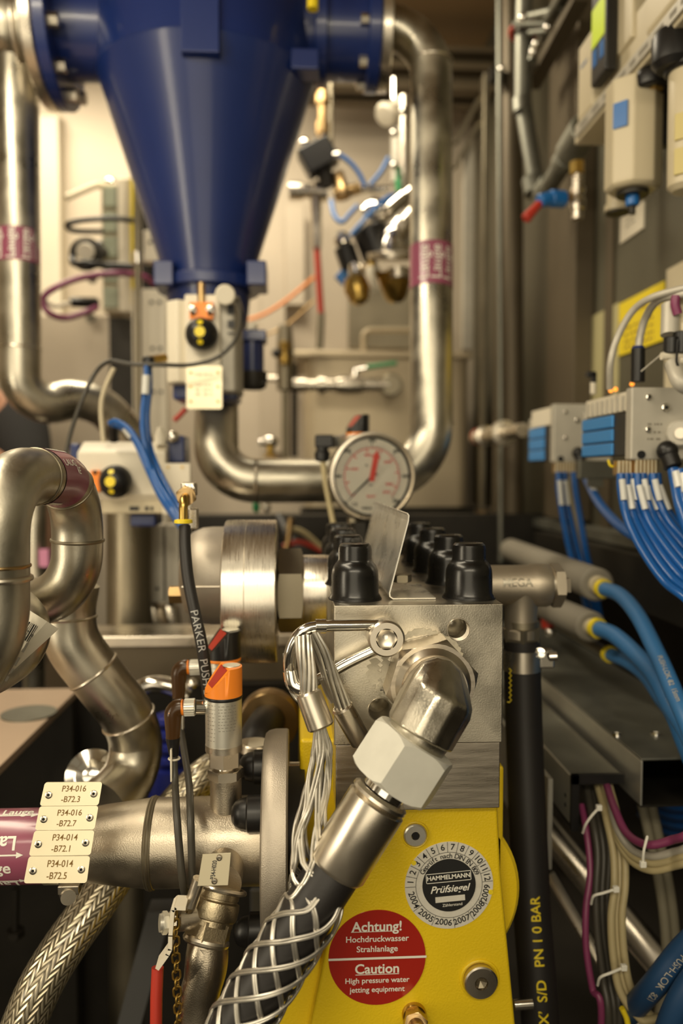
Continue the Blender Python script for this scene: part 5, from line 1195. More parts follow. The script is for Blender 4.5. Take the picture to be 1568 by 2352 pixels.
# dark frame bits lower left
t=thing('floor_frame','dark painted steel frame bar slanting below the suction pipe','frame',P(330,2352,1.3))
MB().obox(P(330,2230,1.35),V((.02,0,0)),V((0,.02,0)),(P(370,2080,1.35)-P(290,2380,1.35))/2).build('bar',mat('frame_grey',(.10,.10,.10),.3,.5),t)
t=thing('threaded_rod','thin threaded rod with nut in the dark at lower left','rod',P(35,2150,1.4))
MB().cyl(P(37,2040,1.4),P(35,2160,1.4),.006).build('rod',darkm,t); MB().hexn(P(36,2135,1.4),P(36,2150,1.4),.016).build('nut',darkm,t)
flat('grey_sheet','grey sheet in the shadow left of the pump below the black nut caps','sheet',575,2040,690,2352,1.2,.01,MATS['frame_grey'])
# ================= right of block =================
Yt=1.12; tz=P(0,1354,Yt)
t=thing('pipe_tee','cast stainless tee with hex plug right of the manifold block','pipe tee',P(1195,1420,Yt))
x0=P(1125,0,Yt).x;x1=P(1275,0,Yt).x; r=S(51,Yt)
bl=mat('tee_cast',(.48,.42,.33),.85,.42,nc=.12,ns=20,bump=.25,bs=800)
MB().lathe([(r*.93,0),(r*.93,x1-x0-.03),(r,x1-x0-.024),(r,x1-x0-.004),(r*.96,x1-x0)],(x0,Yt,tz.z),(1,0,0),56).build('tee_run',bl,t)
MB().lathe([(r*.86,0),(r*.78,.012),(r*.74,.03),(r*.74,.05),(r*.80,.052),(r*.80,.064)],P(1196,1362,Yt),(0,0,-1),48).build('tee_branch',bl,t)
MB().cyl((x1-.004,Yt,tz.z),(x1+.006,Yt,tz.z),r*.86,seg=40).build('plug_thread',satin,t)
MB().hexn((x1+.004,Yt,tz.z),(x1+.018,Yt,tz.z),r*1.04,k=.3,ph=.3).build('hex_plug',bl,t); MB().obox(V((x1+.024,Yt,tz.z)),V((.007,0,0)),V((0,.01,0)),V((0,0,.01))).build('square_drive',bl,t,bev=.001)
rr=MB()
fn=lambda x,y:(lambda a:V((P(1190,0,Yt).x+x*.016,Yt-(r*.93+.0004)*cos(a),tz.z+(r*.93+.0004)*sin(a))))(y*.016/(r*.93)+.25)
text(t,'MEGA',MATS['pickled_steel'],fn,bold=.02)
t=thing('black_rubber_hose','thick black hose reading PN 10 BAR hanging from the stainless tee','hose',P(1220,2352,1.08))
MB().hexn(P(1197,1472,Yt),P(1197,1440,Yt),.0275,k=.3,ph=.35).build('hex_nipple',pipe2,t); MB().cyl(P(1197,1440,Yt),P(1197,1425,Yt),.024).build('neck',pipe2,t)
bp_=spl(PP([(1197,1468,Yt),(1199,1540,Yt),(1204,1700,1.11),(1212,1900,1.09),(1222,2100,1.07),(1236,2280,1.05),(1246,2440,1.04)]),12)
MB().tube(bp_,.0262,44).build('hose_cover',hosem,t)
text(t,"IFLEX\u2019  S/D   PN 1 0 BAR",yel,onpipe(bp_,.0266,.0185,(-.05,-1,0),.447,-1),align='CENTER',bold=.012)
m=MB(); zp=[]
for k_ in range(15):
    y=1535+k_*5.6; zp.append(P(1171+(3 if k_%2 else -2),y,Yt-.026))
zp.append(P(1164,1612,Yt-.025)); MB().tube(zp,.0008,6).build('yellow_scribble',yel,t)
t=thing('hose_clamp','bolted steel hose clamp around the top of the thick black hose','clamp',P(1198,1540,Yt))
a=P(1198,1538,Yt-.0);b=P(1198,1491,Yt-.0); MB().cyl(a,b,.0275,seg=48).build('band',satin,t)
MB().obox(P(1252,1512,Yt-.005),V((.011,0,0)),V((0,.01,0)),V((0,0,.013))).build('bolt_lug',chrome,t,bev=.003); MB().cyl(P(1262,1508,Yt-.015),P(1279,1507,Yt-.018),.0068).build('clamp_bolt',chrome,t); MB().hexn(P(1240,1500,Yt-.016),P(1240,1500,Yt-.024),.008).build('nut',chrome,t)
# ================= right wall side =================
def XY(px,X): # depth at which plane X is seen at frame column px (near eye level)
    return X/((px-680)/F)
def zat(y,Y): return P(1000,y,Y).z
wx=.80
# conduit
t=thing('galvanised_pipe','galvanised pipe coming down from the ceiling with elbow to the air units','pipe',(.6,2.1,1.9))
gp_=fil(PP([(1208,-80,2.2),(1203,60,2.2),(1201,240,2.2),(1238,462,2.15),(1330,318,1.86),(1375,270,1.75)]),[.05,.25,.05,.06],8)
MB().tube(gp_,.0235,28).build('tube',zinc,t)
for a,b,r_ in (((1198,228,2.2),(1200,262,2.19),.026),((1222,408,2.16),(1230,445,2.15),.030),((1246,445,2.12),(1262,420,2.08),.029),((1290,378,1.97),(1303,358,1.93),.029),((1308,352,1.92),(1345,292,1.82),.036)):
    MB().cyl(P(*a),P(*b),r_,ch=.003).build('coupling',zinc,t)
t=thing('pipe_clamp','bolted clamp with dark red ring around the galvanised pipe','clamp',P(1203,75,2.2))
MB().torus(P(1203,72,2.2),(0,.2,1),.036,.007).build('red_ring',redp,t)
for a,b,r_ in (((1180,55,2.17),(1255,55,2.1),.008),((1200,40,2.17),(1290,20,2.0),.009),((1215,75,2.15),(1262,70,2.1),.008),((1228,110,2.1),(1222,140,2.1),.012),((1255,45,2.05),(1300,-30,1.9),.010)): MB().cyl(P(*a),P(*b),r_).build('clamp_rod',zinc,t)
for x,y in ((1262,42),(1258,62),(1231,100),(1225,120),(1201,40)): MB().ball(P(x,y,2.07),.011).build('bolt_head',chrome,t)
t=thing('cable_rail','thin diagonal brown rail on the right wall above the galvanised pipe','rail',P(1225,190,2.3))
MB().obox((P(1222,196,2.28)+P(1335,-10,1.9))/2,(P(1335,-10,1.9)-P(1222,196,2.28))/2,V((.02,0,0)),V((0,.0,.012))).build('rail_bar',brownp,t)
MB().obox((P(1240,120,2.3)+P(1315,-20,1.95))/2,(P(1315,-20,1.95)-P(1240,120,2.3))/2,V((.02,0,0)),V((0,.0,.012))).build('rail_bar',zinc,t)
t=thing('wall_duct','tall brown sheet duct on the right wall behind the galvanised pipe','duct',(.76,2.3,1.2))
MB().box((.745,2.12,1.17),(.80,2.36,3.1)).build('duct_body',brownp,t,bev=.004)
# drain valve
Yv=1.83; t=thing('drain_valve','brass drain valve with blue body and dark red lever under the galvanised tee','valve',P(1325,505,Yv))
MB().hexn(P(1325,372,Yv),P(1325,400,Yv),.0175,k=.3).build('brass_nut',brass,t)
MB().lathe([(.013,0),(.013,.02),(.017,.022),(.018,.04),(.014,.05),(.0145,.06),(.017,.062),(.017,.07),(.013,.072),(.013,.1)],P(1326,503,Yv),(0,0,1),24).build('valve_body',satin,t)
MB().cyl(P(1312,452,Yv),P(1288,455,Yv),.009).build('stem',bronze,t)
MB().cyl(P(1296,458,Yv),P(1262,456,Yv-.01),.0195,seg=12,ch=.003).build('blue_hub',blueb,t); MB().cyl(P(1264,456,Yv-.012),P(1238,462,Yv-.02),.0155,ch=.002).build('blue_cap',blueb,t)
MB().cyl(P(1240,466,Yv-.02),P(1206,503,Yv-.03),.009,.012,ch=.003).build('red_lever',redp,t)
# FRL
def wbox(par,name,mm,X0,X1,Ya_,Yb_,z0,z1,bev=.003): return MB().box((X0,Ya_,z0),(X1,Yb_,z1)).build(name,mm,par,bev=bev)
t=thing('air_service_rail','diagonal looking beige manifold rail carrying the air preparation units on the right wall','rail',(.66,1.5,2.02))
wbox(t,'rail_body',creamd,.60,.80,1.10,1.72,2.005,2.045); wbox(t,'name_strip',lgrey,.594,.60,1.12,1.70,2.012,2.035,.001)
bars(t,insul,plane((.5935,1.42,2.0235),(0,-1,0),(0,0,1),1),-.25,.25,[0],.008,14)
t=thing('air_unit','cream shutoff unit at the left end of the air preparation row','air unit',(.65,1.65,2.045))
wbox(t,'unit_body',creamd,.60,.74,1.62,1.705,2.046,2.20,.006)
bars(t,blueb,plane((.599,1.665,2.15),(0,-1,0),(0,0,1),1),-.02,.02,[0],.006,3)
t=thing('air_switch_unit','air unit with black display housing showing a green screen','air unit',(.6,1.45,2.08))
wbox(t,'unit_body',creamd,.62,.74,1.40,1.58,2.046,2.14,.006); wbox(t,'cover',creamd,.613,.668,1.46,1.58,2.095,2.45,.006)
bh=wbox(t,'display_housing',plastic,.588,.612,1.52,1.60,2.066,2.45,.006)
MB().box((.5868,1.528,2.138),(.589,1.592,2.212)).build('green_screen',lcd,bh)
for Y_ in (1.530,1.566): MB().box((.5868,Y_,2.098),(.589,Y_+.02,2.130)).build('blue_key',blueb,bh)
t=thing('air_unit','cream unit with rounded top near the upper right corner of the row','air unit',(.66,1.3,2.046))
wbox(t,'unit_body',creamd,.60,.74,1.20,1.38,2.046,2.2,.012); wbox(t,'black_module',plastic,.585,.72,1.20,1.36,2.17,2.4,.006)
def octbowl(t,name,mm,cx_,Y,r,z0,z1,ph=pi/8,seg=8,bev=.004): return MB().lathe([(r*.85,z0),(r,z0+.006),(r,z1)],(cx_,Y,0),(0,0,1),seg,ph=ph).build(name,mm,t,bev=bev)
fc=P(1452,440,1.44); t=thing('filter_bowl','large cream filter bowl with blue drain knob and blue window on the right wall','filter',(fc.x,1.44,1.8))
z1=2.0; z0=fc.z
octbowl(t,'bowl_body',creamd,fc.x,1.44,.050,z0,z1); MB().cyl((fc.x,1.44,z0),(fc.x,1.44,z0-.008),.028).build('bottom_ring',darkm,t); MB().cyl((fc.x,1.44,z0-.006),(fc.x,1.44,z0-.026),.012,ch=.002).build('drain_knob',blueb,t); MB().cyl((fc.x,1.44,z0-.02),(fc.x,1.44,z0-.04),.006).build('drain_tip',darkm,t)
a=P(1412,280,1.44); MB().obox(V((fc.x-.0372,1.44-.031,P(0,245,1.44).z)),V((.0085,-.010,0)),V((.0012,.001,0)),V((0,0,.022))).build('blue_window',blueb,t)
t=thing('small_filter_bowl','smaller grey cream bowl half hidden behind the large filter bowl','filter',P(1418,490,1.62))
c=P(1418,488,1.62); MB().lathe([(.02,0),(.026,.002),(.026,.014),(.022,.016),(.024,.17)],(c.x,1.62,c.z),(0,0,1),28).build('bowl_body',creamd,t); MB().cyl((c.x,1.62,c.z),(c.x,1.62,c.z-.003),.024).build('bottom_ring',darkm,t)
c=P(1580,440,1.3); t=thing('lubricator_bowl','bowl with yellow sight windows at the right edge','filter',(c.x,1.3,c.z))
MB().lathe([(.025,0),(.033,.008),(.034,.19),(.03,.2)],(c.x,1.3,c.z),(0,0,1),32).build('bowl_body',creamd,t); MB().cyl((c.x,1.3,c.z+.19),(c.x,1.3,c.z+.27),.042,ch=.004).build('black_neck',plastic,t)
for zz in (.02,.075): MB().obox(V((c.x-.024,1.3-.024,c.z+zz+.02)),V((.008,-.008,0)),V((.002,.002,0)),V((0,0,.021))).build('sight_window',sight,t,bev=.001)
c=P(1498,190,1.4); t=thing('regulator_knob','black ribbed regulator knob with pale label below the manifold rail','knob',c)
MB().lathe([(.026,0),(.030,.004),(.032,.02),(.028,.03),(.02,.04)],c+V((0,0,-.012)),(0,0,1),24).build('knob_body',plastic,t); MB().cyl(c+V((.004,-.004,-.0125)),c+V((.004,-.004,-.0135)),.013).build('label_disc',brass,t)
t=thing('black_valve_head','black round valve head under the manifold rail at the right edge','valve',P(1545,150,1.3)); MB().lathe([(.028,0),(.036,.01),(.036,.05),(.03,.06)],P(1548,160,1.3),(0,0,1),28).build('head_body',plastic,t)
t=thing('black_backplate','black backing plate between the two filter bowls','plate',P(1525,335,1.5)); MB().pbox(1512,150,1545,332,1.45,.02).build('plate',plastic,t)
# signs on the wall (plane X = .80)
def wq(px,py,X=.797): 
    Y=XY(px,X)
    for _ in range(6): q=P(px,py,Y); Y*=X/q.x
    return P(px,py,Y)
def wsign(name,lab,cat,x0,yt0,x1,yt1,h,mm,X=.797):
    a=wq(x0,yt0,X);b=wq(x1,yt1,X); t=thing(name,lab,cat,V((X,(a.y+b.y)/2,a.z-h))); zt3=(a.z+b.z)/2
    return t,MB().box((X-.002,b.y,zt3-h),(X+.003,a.y,zt3)).build('plate',mm,t,bev=.001),a.y,b.y,zt3
t,pl_,ya,yb2,zt3=wsign('yellow_sign','yellow warning sign with dark lettering on the right wall','sign',1423,694,1525,650,.128,signy)
fnp=lambda y,z,s:plane((.7945,y,z),(0,-1,0),(0,0,1),s)
ym=(ya+yb2)/2; text(pl_,'ACHTUNG !',MATS['engraving_brown'],fnp(ym,zt3-.034,.018),bold=.01)
bars(pl_,MATS['engraving_brown'],fnp(ym,zt3-.09,1),-.085,.08,[.022,.006,-.010,-.024],.006,9)
for y_ in (yb2+.012,ya-.012): MB().cyl((.794,y_,zt3-.05),(.797,y_,zt3-.05),.004).build('rivet',chrome,t)
t,pl_,ya,yb2,zt3=wsign('pale_plate','pale blank plate left of the yellow sign','plate',1353,730,1422,695,.25,MATS['grey_insulation'] if 0 else mat('pale_plate',(.42,.38,.2),.1,.5))
for y_,z_ in ((ya-.012,zt3-.012),(yb2+.012,zt3-.225)): MB().cyl((.794,y_,z_),(.797,y_,z_),.0045).build('rivet',chrome,t)
t,pl_,ya,yb2,zt3=wsign('small_card','small pale card on the wall below the filter bowl','card',1426,500,1479,462,.062,cream)
bars(pl_,insul,fnp((ya+yb2)/2,zt3-.028,1),-.03,.03,[.01,-.004],.004,5)
t,pl_,ya,yb2,zt3=wsign('side_plate','tall beige plate at the right edge beside the yellow sign','plate',1532,618,1600,585,.26,creamd)
# valve terminals
def terminal(lab,X0,Yn,Yf,z0,z1,zb0,zb1,nsl):
    t=thing('valve_terminal',lab,'valve terminal',(X0+.06,(Yn+Yf)/2,z0),'pneumatic valve terminals on the right wall')
    D=.125
    wbox(t,'end_plate',lgrey,X0-.004,X0+D,Yn,Yn+.022,z0,z1,.003); wbox(t,'body',lgrey,X0+.01,X0+D,Yn+.022,Yf,z0+.02,z1-.012,.003)
    wbox(t,'rear_plate',lgrey,X0+.0,X0+D,Yf,Yf+.015,z0+.02,z1-.02,.003)
    k=wbox(t,'black_panel',plastic,X0-.003,X0+.012,Yn+.022,Yf-.002,zb0,zb1,.001)
    n=3; h=(zb1-zb0)/n
    for i in range(n): wbox(t,'blue_cover',mat('terminal_blue',(.03,.22,.56),0,.4) if 'terminal_blue' not in MATS else MATS['terminal_blue'],X0-.006,X0+.010,Yn+.022+(Yf-Yn)*.22,Yf-.004,zb0+i*h+.001,zb0+(i+1)*h-.001,.0025)
    wbox(t,'coil_strip',cream,X0-.001,X0+.03,Yn+.024,Yf-.01,zb1+.002,z1-.004,.001)
    for i in range(nsl):
        y=Yn+.03+(Yf-Yn-.06)*i/max(1,nsl-1); wbox(t,'coil',lgrey,X0-.004,X0+.02,y,y+(Yf-Yn)*.035,zb1+.003,z1-.01,.0005)
    fx=X0
    for dx,dz_,r_ in ((.022,.86,.0045),(.022,.42,.0045),(.048,.72,.0062)): 
        c=V((fx+dx,Yn,z0+(z1-z0)*dz_)); MB().cyl(c,c+V((0,-.004,0)),r_,ch=.001).build('face_screw',chrome,t); MB().cyl(c+V((0,-.004,0)),c+V((0,-.0046,0)),r_*.5,seg=6).build('screw_socket',hole,t)
    c=V((fx+.012,Yn,z0+.008)); MB().cyl(c,c+V((0,-.003,0)),.006).build('mount_hole',hole,t)
    return t
tA=terminal('smaller valve terminal farther back with narrow blue covers',.553,1.68,1.86,zat(1062,1.68),zat(926,1.68),zat(1058,1.7),zat(976,1.7),0)
tB=terminal('larger valve terminal in front with wide blue covers and a row of coils',.502,1.165,1.37,zat(1056,1.165),zat(886,1.165),zat(1046,1.2),zat(946,1.2),8)
bars(tB,insul,plane((.535,1.1645,zat(985,1.165)),(1,0,0),(0,0,1),1),-.012,.012,[.008,-.004,-.014],.003,4)
for x,y in ((1402,897),(1413,894),(1451,882)): MB().ball(P(x,y,1.26),.0035).build('status_lamp',glow,tB)
# pneumatic elbow connectors on terminals
for x,y,Y,r_,l in ((1327,1040,1.66,.0125,'black elbow fitting on the smaller valve terminal'),(1532,1036,1.14,.0155,'black elbow fitting on the larger valve terminal')):
    t=thing('elbow_fitting',l,'fitting',P(x,y,Y)); MB().ball(P(x,y,Y),r_).build('elbow_head',plastic,t); MB().cyl(P(x,y,Y),P(x+14,y+38,Y-.01),r_*.85,ch=.002).build('elbow_leg',plastic,t)
t=thing('disc_fitting','pale round disc fitting on the front face of the larger valve terminal','fitting',P(1560,1000,1.15)); MB().cyl(P(1562,995,1.165),P(1562,995,1.15),.02,ch=.003).build('disc',lgrey,t); MB().cyl(P(1562,995,1.15),P(1562,995,1.145),.008).build('hub',satin,t)
for x0_,x1_,y0_,y1_,Y,n,l in ((1275,1322,1058,1086,1.68,7,'ribbed connector block under the smaller valve terminal'),(1419,1452,1058,1091,1.175,4,'left ribbed connector block under the larger valve terminal'),(1459,1511,1056,1091,1.165,6,'right ribbed connector block under the larger valve terminal')):
    t=thing('connector_block',l,'connector',P(x0_,y1_,Y)); MB().pbox(x0_,y0_,x1_,y1_,Y+.004,.02).build('block_body',bronze,t)
    for i in range(n): xx=x0_+(x1_-x0_)*(i+.2)/n; MB().pbox(xx,y0_,xx+(x1_-x0_)/n*.45,y1_,Y,.006).build('rib',creamd,t)
# tubes
g='blue air tubes under the valve terminals'
def btube(l,pts,r,tagm=None,m_=None):
    t=thing('air_tube',l,'tube',P(*pts[-1]),g); q_=PP(pts); q_+= [q_[-1]+V((.06,.03,-.10)),q_[-1]+V((.08,.10,-.35))] if pts[-1][0]>1500 else []; p=spl(q_,9); MB().tube(p,r,14).build('tube_wall',m_ or hoseb,t)
    if tagm:
        i=tagm; a=p[i]; b=p[min(i+9,len(p)-1)]; d=V((-.001,-r*1.1,0)); MB().tube([a+d,(a+b)/2+d,b+d],r*.75,10).build('tag_sleeve',tubew,t)
btube('leftmost blue tube under the smaller valve terminal',[(1283,1084,1.66),(1284,1130,1.66),(1295,1200,1.66),(1310,1270,1.66),(1330,1330,1.66),(1350,1410,1.68)],.0066,4)
btube('second blue tube under the smaller valve terminal',[(1296,1084,1.67),(1298,1130,1.67),(1312,1200,1.67),(1328,1270,1.67),(1346,1330,1.67),(1368,1420,1.69)],.0064,4)
btube('third blue tube under the smaller valve terminal',[(1317,1084,1.67),(1322,1130,1.67),(1334,1200,1.67),(1346,1270,1.67),(1358,1320,1.68),(1378,1420,1.7)],.0068)
btube('dull tan tube among the blue ones under the smaller terminal',[(1308,1090,1.68),(1314,1140,1.68),(1326,1210,1.68),(1340,1290,1.69),(1352,1340,1.7)],.0055,None,cableb)
btube('single thick blue tube sweeping right from the black elbow of the smaller terminal',[(1338,1072,1.62),(1352,1110,1.55),(1378,1158,1.45),(1420,1205,1.33),(1470,1240,1.24),(1520,1268,1.16),(1590,1320,1.1)],.0088,4)
xs=[(1425,0),(1437,.006),(1449,.012),(1463,0),(1474,.006),(1487,.012),(1499,.0),(1508,.008)]
nm=['first','second','third','fourth','fifth','sixth','seventh','eighth']
for i,(x,dy) in enumerate(xs):
    btube('%s blue tube from the left under the larger valve terminal'%nm[i],[(x,1088,1.16+dy),(x+2+i*.6,1130,1.155+dy),(x+15+i*3,1190,1.14+dy),(x+48+i*5,1260+i*-3,1.1+dy),(x+100+i*6,1335-i*6,1.05+dy),(x+170+i*6,1400-i*8,1.0+dy)],.0062+.0004*(i%3),3+(i%2)*3)
btube('right pair tube hanging from the black elbow of the larger terminal',[(1546,1078,1.13),(1552,1110,1.12),(1562,1160,1.1),(1580,1215,1.08),(1600,1260,1.06)],.0085,2)
btube('blue tube at the right edge beside the black elbow',[(1562,1080,1.12),(1568,1120,1.11),(1580,1170,1.09),(1600,1215,1.08)],.0085,2)
# cables above terminals
cable('white_cable','pale grey cable arching over the larger valve terminal',[(1400,893,1.22),(1402,830,1.2),(1420,770,1.2),(1455,712,1.18),(1505,680,1.14),(1600,655,1.1)],.0052,lgrey)
cable('white_cable','second pale cable dropping into the black plug on the larger terminal',[(1466,800,1.2),(1470,770,1.2),(1482,730,1.19),(1505,695,1.16),(1540,680,1.13),(1600,672,1.1)],.0058,lgrey)
t=thing('cable_plug','black cable plug with blue collar on top of the larger valve terminal','plug',P(1466,875,1.2))
MB().cyl(P(1464,878,1.2),P(1465,800,1.2),.0105,ch=.001).build('plug_body',plastic,t); MB().cyl(P(1465,802,1.2),P(1465,795,1.2),.0105,.008).build('blue_collar',blue,t)
t=thing('small_elbow_plug','small black elbow plug between the two valve terminals','plug',P(1358,905,1.45))
m=MB(); m.obox(P(1356,860,1.45),V((.0085,0,0)),V((0,.006,0)),V((0,0,.005))); m.obox(P(1362,868,1.45),V((.0045,0,0)),V((0,.006,0)),V((0,0,.009))); m.build('plug_body',plastic,t,bev=.001); MB().cyl(P(1362,905,1.45),P(1362,878,1.45),.0055).build('pale_stem',cream,t)
t=thing('cable_gland_cluster','cluster of black cable plugs with pale cables at the right edge','plug',P(1550,850,1.12))
MB().cyl(P(1540,812,1.12),P(1541,775,1.12),.0105,ch=.001).build('black_plug',plastic,t); MB().cyl(P(1563,812,1.12),P(1564,762,1.12),.011,ch=.001).build('black_plug',plastic,t)
MB().tube(PP([(1518,818,1.12),(1545,818,1.12),(1580,818,1.12)]),.0055,10).build('pale_cable',cream,t); MB().tube(PP([(1558,828,1.11),(1600,830,1.11)]),.0055,10).build('pale_cable',cream,t)
MB().tube(PP([(1556,780,1.11),(1553,830,1.105),(1556,840,1.1)]),.0018,8).build('black_tie',plastic,t); MB().tube(PP([(1472,853,1.15),(1525,808,1.12)]),.0011,8).build('tie_tail',lgrey,t); MB().tube(spl(PP([(1552,680,1.12),(1550,700,1.12),(1556,722,1.12)])),.0065,12).build('purple_sleeve',purpc,t)
MB().cyl(P(1538,770,1.13),P(1540,700,1.14),.013).build('clear_tag',lgrey,t); MB().cyl(P(1572,770,1.13),P(1572,690,1.14),.012).build('clear_tag',creamd,t); MB().tube(spl(PP([(1545,835,1.12),(1560,875,1.1),(1580,890,1.1)])),.012,14).build('pale_boot',lgrey,t)
tag(MB().tube(spl(PP([(1396,1056,1.2),(1402,1070,1.2),(1418,1072,1.2)])),.002,8).build('yellow_wire',yel),'short yellow green wire under the larger valve terminal','wire')
t=thing('tube_bracket','small grey bracket under the terminals between the blue tubes','bracket',P(1370,1120,1.5)); MB().pbox(1330,1058,1420,1100,1.5,.02).build('bracket_plate',zinc,t,bev=.002); MB().pbox(1352,1100,1385,1118,1.5,.01).build('bracket_lip',zinc,t)
tag(MB().box((.70,1.0,1.02),(.80,2.3,1.13)).build('support_angle',darkm),'dark support angle under the ledge of the right wall','angle')
# insulated pipes and blue hoses
def ins(lab,a,b,r,hp_,rh,txt=None):
    t=thing('insulated_pipe',lab,'pipe',P(*b)); A=P(*a);B=P(*b); T=(B-A).normalized()
    MB().cyl(A,B,r,seg=40,ch=.004).build('insulation',insul,t); MB().cyl(B,B+T*.02,r*.55).build('pipe_stub',creamd,t)
    return t
def bhose(lab,pts,r,s0,tx):
    t=thing('blue_hose',lab,'hose',P(*pts[-1]),'thick blue hoses with yellow collars'); q_=PP(pts); q_+=[q_[-1]+V((.04,-.02,-.16)),q_[-1]+V((.05,.05,-.45))]; p=spl(q_,12); MB().tube(p,r,28).build('hose_cover',hoseb2,t)
    T=(p[1]-p[0]).normalized(); MB().cyl(p[0]-T*.006,p[0]+T*.004,r*1.28).build('yellow_collar',yel,t)
    text(t,tx,lgrey,onpipe(p,r+.0006,.010,(-.4,-1,.3),s0,1),bold=.01)
ins('upper grey insulated pipe ending in a blue hose right of the stainless tee',(1172,1262,2.2),(1372,1343,1.38),.030,None,0)
ins('lower grey insulated pipe ending in a blue hose right of the stainless tee',(1150,1345,2.0),(1358,1440,1.36),.0275,None,0)
bhose('upper thick blue hose bending down along the right edge',[(1386,1352,1.34),(1425,1368,1.28),(1465,1415,1.2),(1508,1500,1.12),(1545,1585,1.05),(1600,1720,.98)],.0125,.30,'PUSH-LOK 82  15mm')
bhose('middle thick blue hose below the upper one',[(1372,1443,1.32),(1412,1460,1.27),(1462,1505,1.2),(1505,1555,1.13),(1540,1620,1.08),(1600,1730,1.0)],.0135,.28,'PUSH-LOK 82')
bhose('lowest thick blue hose reaching down to the right',[(1400,1503,1.36),(1440,1520,1.3),(1480,1550,1.24),(1515,1600,1.17),(1560,1680,1.1)],.0115,.24,'LOK 82')
tag(MB().cyl(P(1262,1422,1.9),P(1392,1500,1.4),.0105).build('thin_brown_pipe',pipe2),'thin brown pipe feeding the lowest blue hose','pipe')
t=thing('red_tap','small dark red tap with bright end between the tee plug and lower pipe','tap',P(1258,1450,1.6)); MB().cyl(P(1256,1418,1.6),P(1258,1440,1.6),.013).build('red_body',redp,t); MB().ball(P(1263,1452,1.58),.010).build('bright_end',chrome,t)
# cable channel
t=thing('cable_channel','galvanised cable channel with lid running along the lower right wall','channel',(.565,1.5,.82))
q_=P(1472,1742,1.1); X0,X1,zc_=q_.x,q_.x+.185,q_.z
wbox(t,'lid',zinc,X0,X1,1.10,2.15,zc_-.004,zc_,.0015); wbox(t,'side_wall',zincl,X0,X0+.003,1.10,2.15,zc_-.07,zc_-.004,.001); wbox(t,'far_wall',zinc,X1-.003,X1,1.10,2.15,zc_-.07,zc_-.004,.001); wbox(t,'channel_floor',darkm,X0,X1,1.10,2.15,zc_-.072,zc_-.069,.0005)
for x,y in ((1417,1660),(1507,1658)): 
    c=P(x,y,1.2); c.z=zc_; MB().lathe([(.0085,0),(.008,.003),(.004,.004),(.0035,.002)],c,(0,0,1),16).build('lid_screw',chrome,t)
q_=P(1310,1782,1.14); DX=q_.x-.372; DZ=q_.z-.857
t=thing('cable_duct','lower black ended duct with cables coming out beside the channel','duct',(.42,1.3,.80))
for nm_,mm_,a_,b_,c_,d_,e_,f_ in (('duct_lid',zinc,.375,.450,1.14,2.1,.853,.857),('duct_side',zincl,.372,.375,1.14,2.1,.785,.857),('duct_end_frame',plastic,.372,.452,1.135,1.142,.845,.860),('duct_end_post',plastic,.372,.384,1.135,1.142,.775,.86),('duct_floor',darkm,.372,.450,1.14,2.1,.78,.783)): wbox(t,nm_,mm_,a_+DX,b_+DX,c_,d_,e_+DZ,f_+DZ,.0006)
for z_ in (.805,.82): MB().cyl((.371+DX,1.16,z_+DZ),(.3725+DX,1.16,z_+DZ),.003).build('side_hole',hole,t)
tag(MB().box((.345+DX,1.16,.70),(.352+DX,2.1,.845+DZ)).build('slotted_rail',zincl),'thin pale steel rail beside the lower duct','rail')
# cables
g='beige cables of the hanging bundle'
def bun(l,pts,r,m_,g): tag(MB().tube(spl(PP(pts)+([P(*pts[-1])+V((.12,.10,.03)),P(*pts[-1])+V((.2,.4,.0))] if pts[-1][0]>1580 else [P(*pts[-1])+V((.02,.1,-.4))]),10),r,12).build('bundle_cable',m_),l,'cable',g)
C0=[(1372,1805,1.16),(1392,1880,1.10),(1408,1960,1.07),(1410,2040,1.05),(1403,2110,1.04),(1408,2200,1.03),(1425,2280,1.02),(1470,2340,1.01),(1540,2400,1.0)]
for k_,(dx,dy_,w_) in enumerate(((0,0,'leftmost'),(13,.006,'second'),(25,.0,'rightmost'))):
    bun('%s beige cable in the hanging bundle on the lower right'%w_,[(x+dx,y-dx*.3,Y+dy_) for x,y,Y in C0],.0053,cableb,g)
C1=[(1345,1800,1.17),(1360,1880,1.11),(1372,1960,1.08),(1368,2060,1.06),(1372,2150,1.05),(1385,2250,1.04),(1395,2400,1.03)]
for k_,(dx,dy_,w_) in enumerate(((0,0,'left'),(14,.005,'middle'),(27,.0,'right'))):
    bun('%s dark grey cable in the hanging bundle on the lower right'%w_,[(x+dx,y,Y+dy_+.012) for x,y,Y in C1],.0055,cableg,'dark grey cables of the hanging bundle')
bun('purple cable at the left side of the hanging bundle',[(1335,1850,1.15),(1345,1900,1.12),(1355,2000,1.09),(1345,2090,1.07),(1346,2180,1.06),(1360,2270,1.05),(1380,2360,1.04)],.0048,purpc,None)
bun('wine red cable curving right from the duct end',[(1390,1795,1.15),(1412,1860,1.08),(1440,1915,1.04),(1485,1940,1.0),(1540,1930,.98),(1600,1900,.96)],.0056,purpc,None)
for k_,(dy_,w_,m_) in enumerate(((14,'grey',lgrey),(30,'upper beige',cableb),(46,'lower beige',cableb))):
    bun('%s cable curving right below the wine red one'%w_,[(1395-k_*4,1800,1.15),(1412,1880+dy_*.7,1.08),(1445,1935+dy_*.8,1.05),(1490,1952+dy_,1.02),(1540,1945+dy_,1.0),(1600,1915+dy_,.98)],.0052,m_,None)
t0_='white cable ties on the lower right bundles'
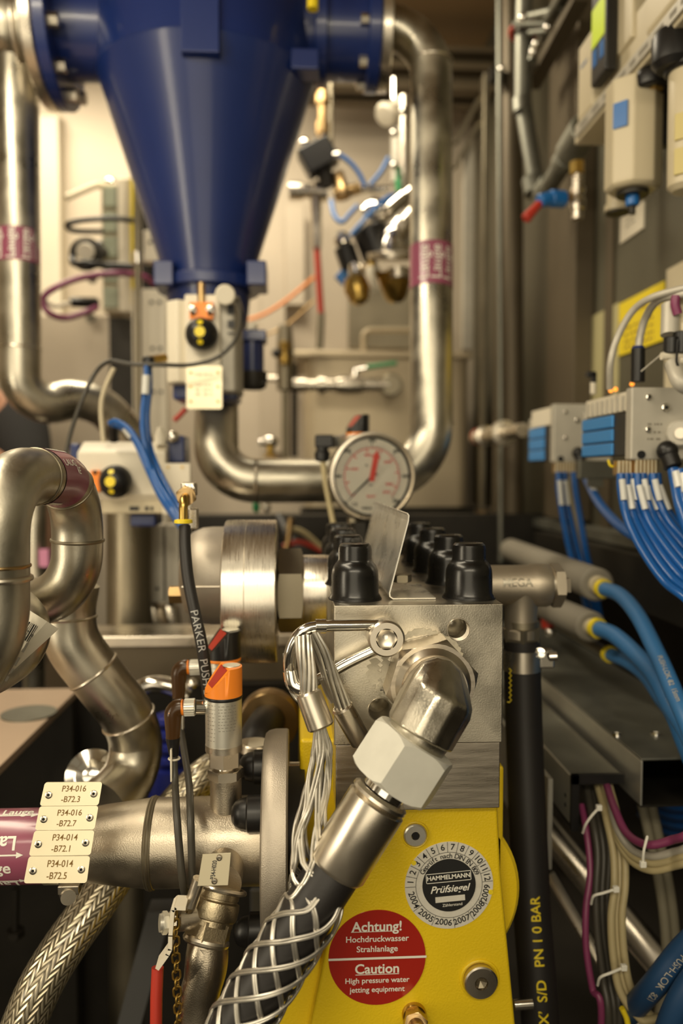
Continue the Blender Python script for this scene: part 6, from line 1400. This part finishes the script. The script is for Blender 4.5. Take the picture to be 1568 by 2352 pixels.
for x0_,y0_,x1_,y1_,Y,l in ((1338,1905,1375,1855,1.07,'upper'),(1357,2068,1414,2042,1.03,'middle'),(1372,2255,1432,2222,1.01,'lower'),(1480,1932,1476,1985,.99,'right')):
    t=thing('cable_tie','%s white cable tie of the bundles on the lower right'%l,'cable tie',P(x0_,y0_,Y),t0_)
    MB().tube(spl(PP([(x0_,y0_+8,Y+.012),(x0_+6,y0_-10,Y),((x0_+x1_)/2,(y0_+y1_)/2-4,Y-.004),(x1_,y1_,Y)])),.0018,8).build('strap',white,t); MB().obox(P(x1_,y1_,Y-.001),V((.004,0,0)),V((0,.003,0)),V((0,0,.004))).build('tie_head',white,t,bev=.001)
for k_,dx in enumerate((0,22)):
    tag(MB().tube(spl(PP([(1470+dx,1830,1.2),(1490+dx,1920,1.2),(1515+dx,2040,1.19),(1528+dx,2150,1.18),(1528+dx,2240,1.17),(1500+dx,2400,1.16)]),9),.0075,16).build('pale_hose',mat('pale_hose',(.30,.27,.19),0,.5) if 'pale_hose' not in MATS else MATS['pale_hose']),('left' if k_==0 else 'right')+' of two pale grey hoses hanging in the dark at the right','hose','pale hoses at lower right')
for k_,(a,b,r_,l) in enumerate((((1240,1885,1.45),(1580,2290,1.25),.026,'thick polished pipe slanting through the dark on the lower right'),((1262,2010,1.5),(1480,2380,1.3),.012,'thin polished pipe slanting below the thick one'))):
    tag(MB().cyl(P(*a),P(*b),r_).build('polished_pipe',satin),l,'pipe')
t=thing('blue_push_hose','dark blue hose with white print crossing the lower right corner','hose',P(1500,2300,.95))
bp2=spl(PP([(1620,2130,.93),(1560,2190,.95),(1500,2265,.97),(1440,2330,1.05)]),10); MB().tube(bp2,.0155,28).build('hose_cover',mat('navy_hose',(.012,.05,.13),0,.5),t); text(t,'PUSH-LOK  821',lgrey,onpipe(bp2,.0159,.0125,(-.3,-1,.2),.085,1))
t=thing('blue_push_hose','second dark blue hose at the very corner of the lower right','hose',P(1560,2350,.95)); MB().tube(spl(PP([(1620,2210,.92),(1560,2300,.93),(1520,2400,.95)]),10),.0155,28).build('hose_cover',MATS['navy_hose'],t)
for k_ in range(6):
    cable('deep_blue_tube','%s deep blue tube in the dark recess right of the duct'%nm[k_],[(1470,1790+k_*16,1.7),(1500,1800+k_*19,1.62),(1545,1815+k_*20,1.55),(1620,1810+k_*22,1.5)],.007,hoseb,'tube','deep blue tubes in the recess')
cable('yellow_wire','short yellow wire at the bottom edge between the bundles',[(1428,2315,1.02),(1440,2345,1.02),(1445,2400,1.02)],.004,yel,'wire')
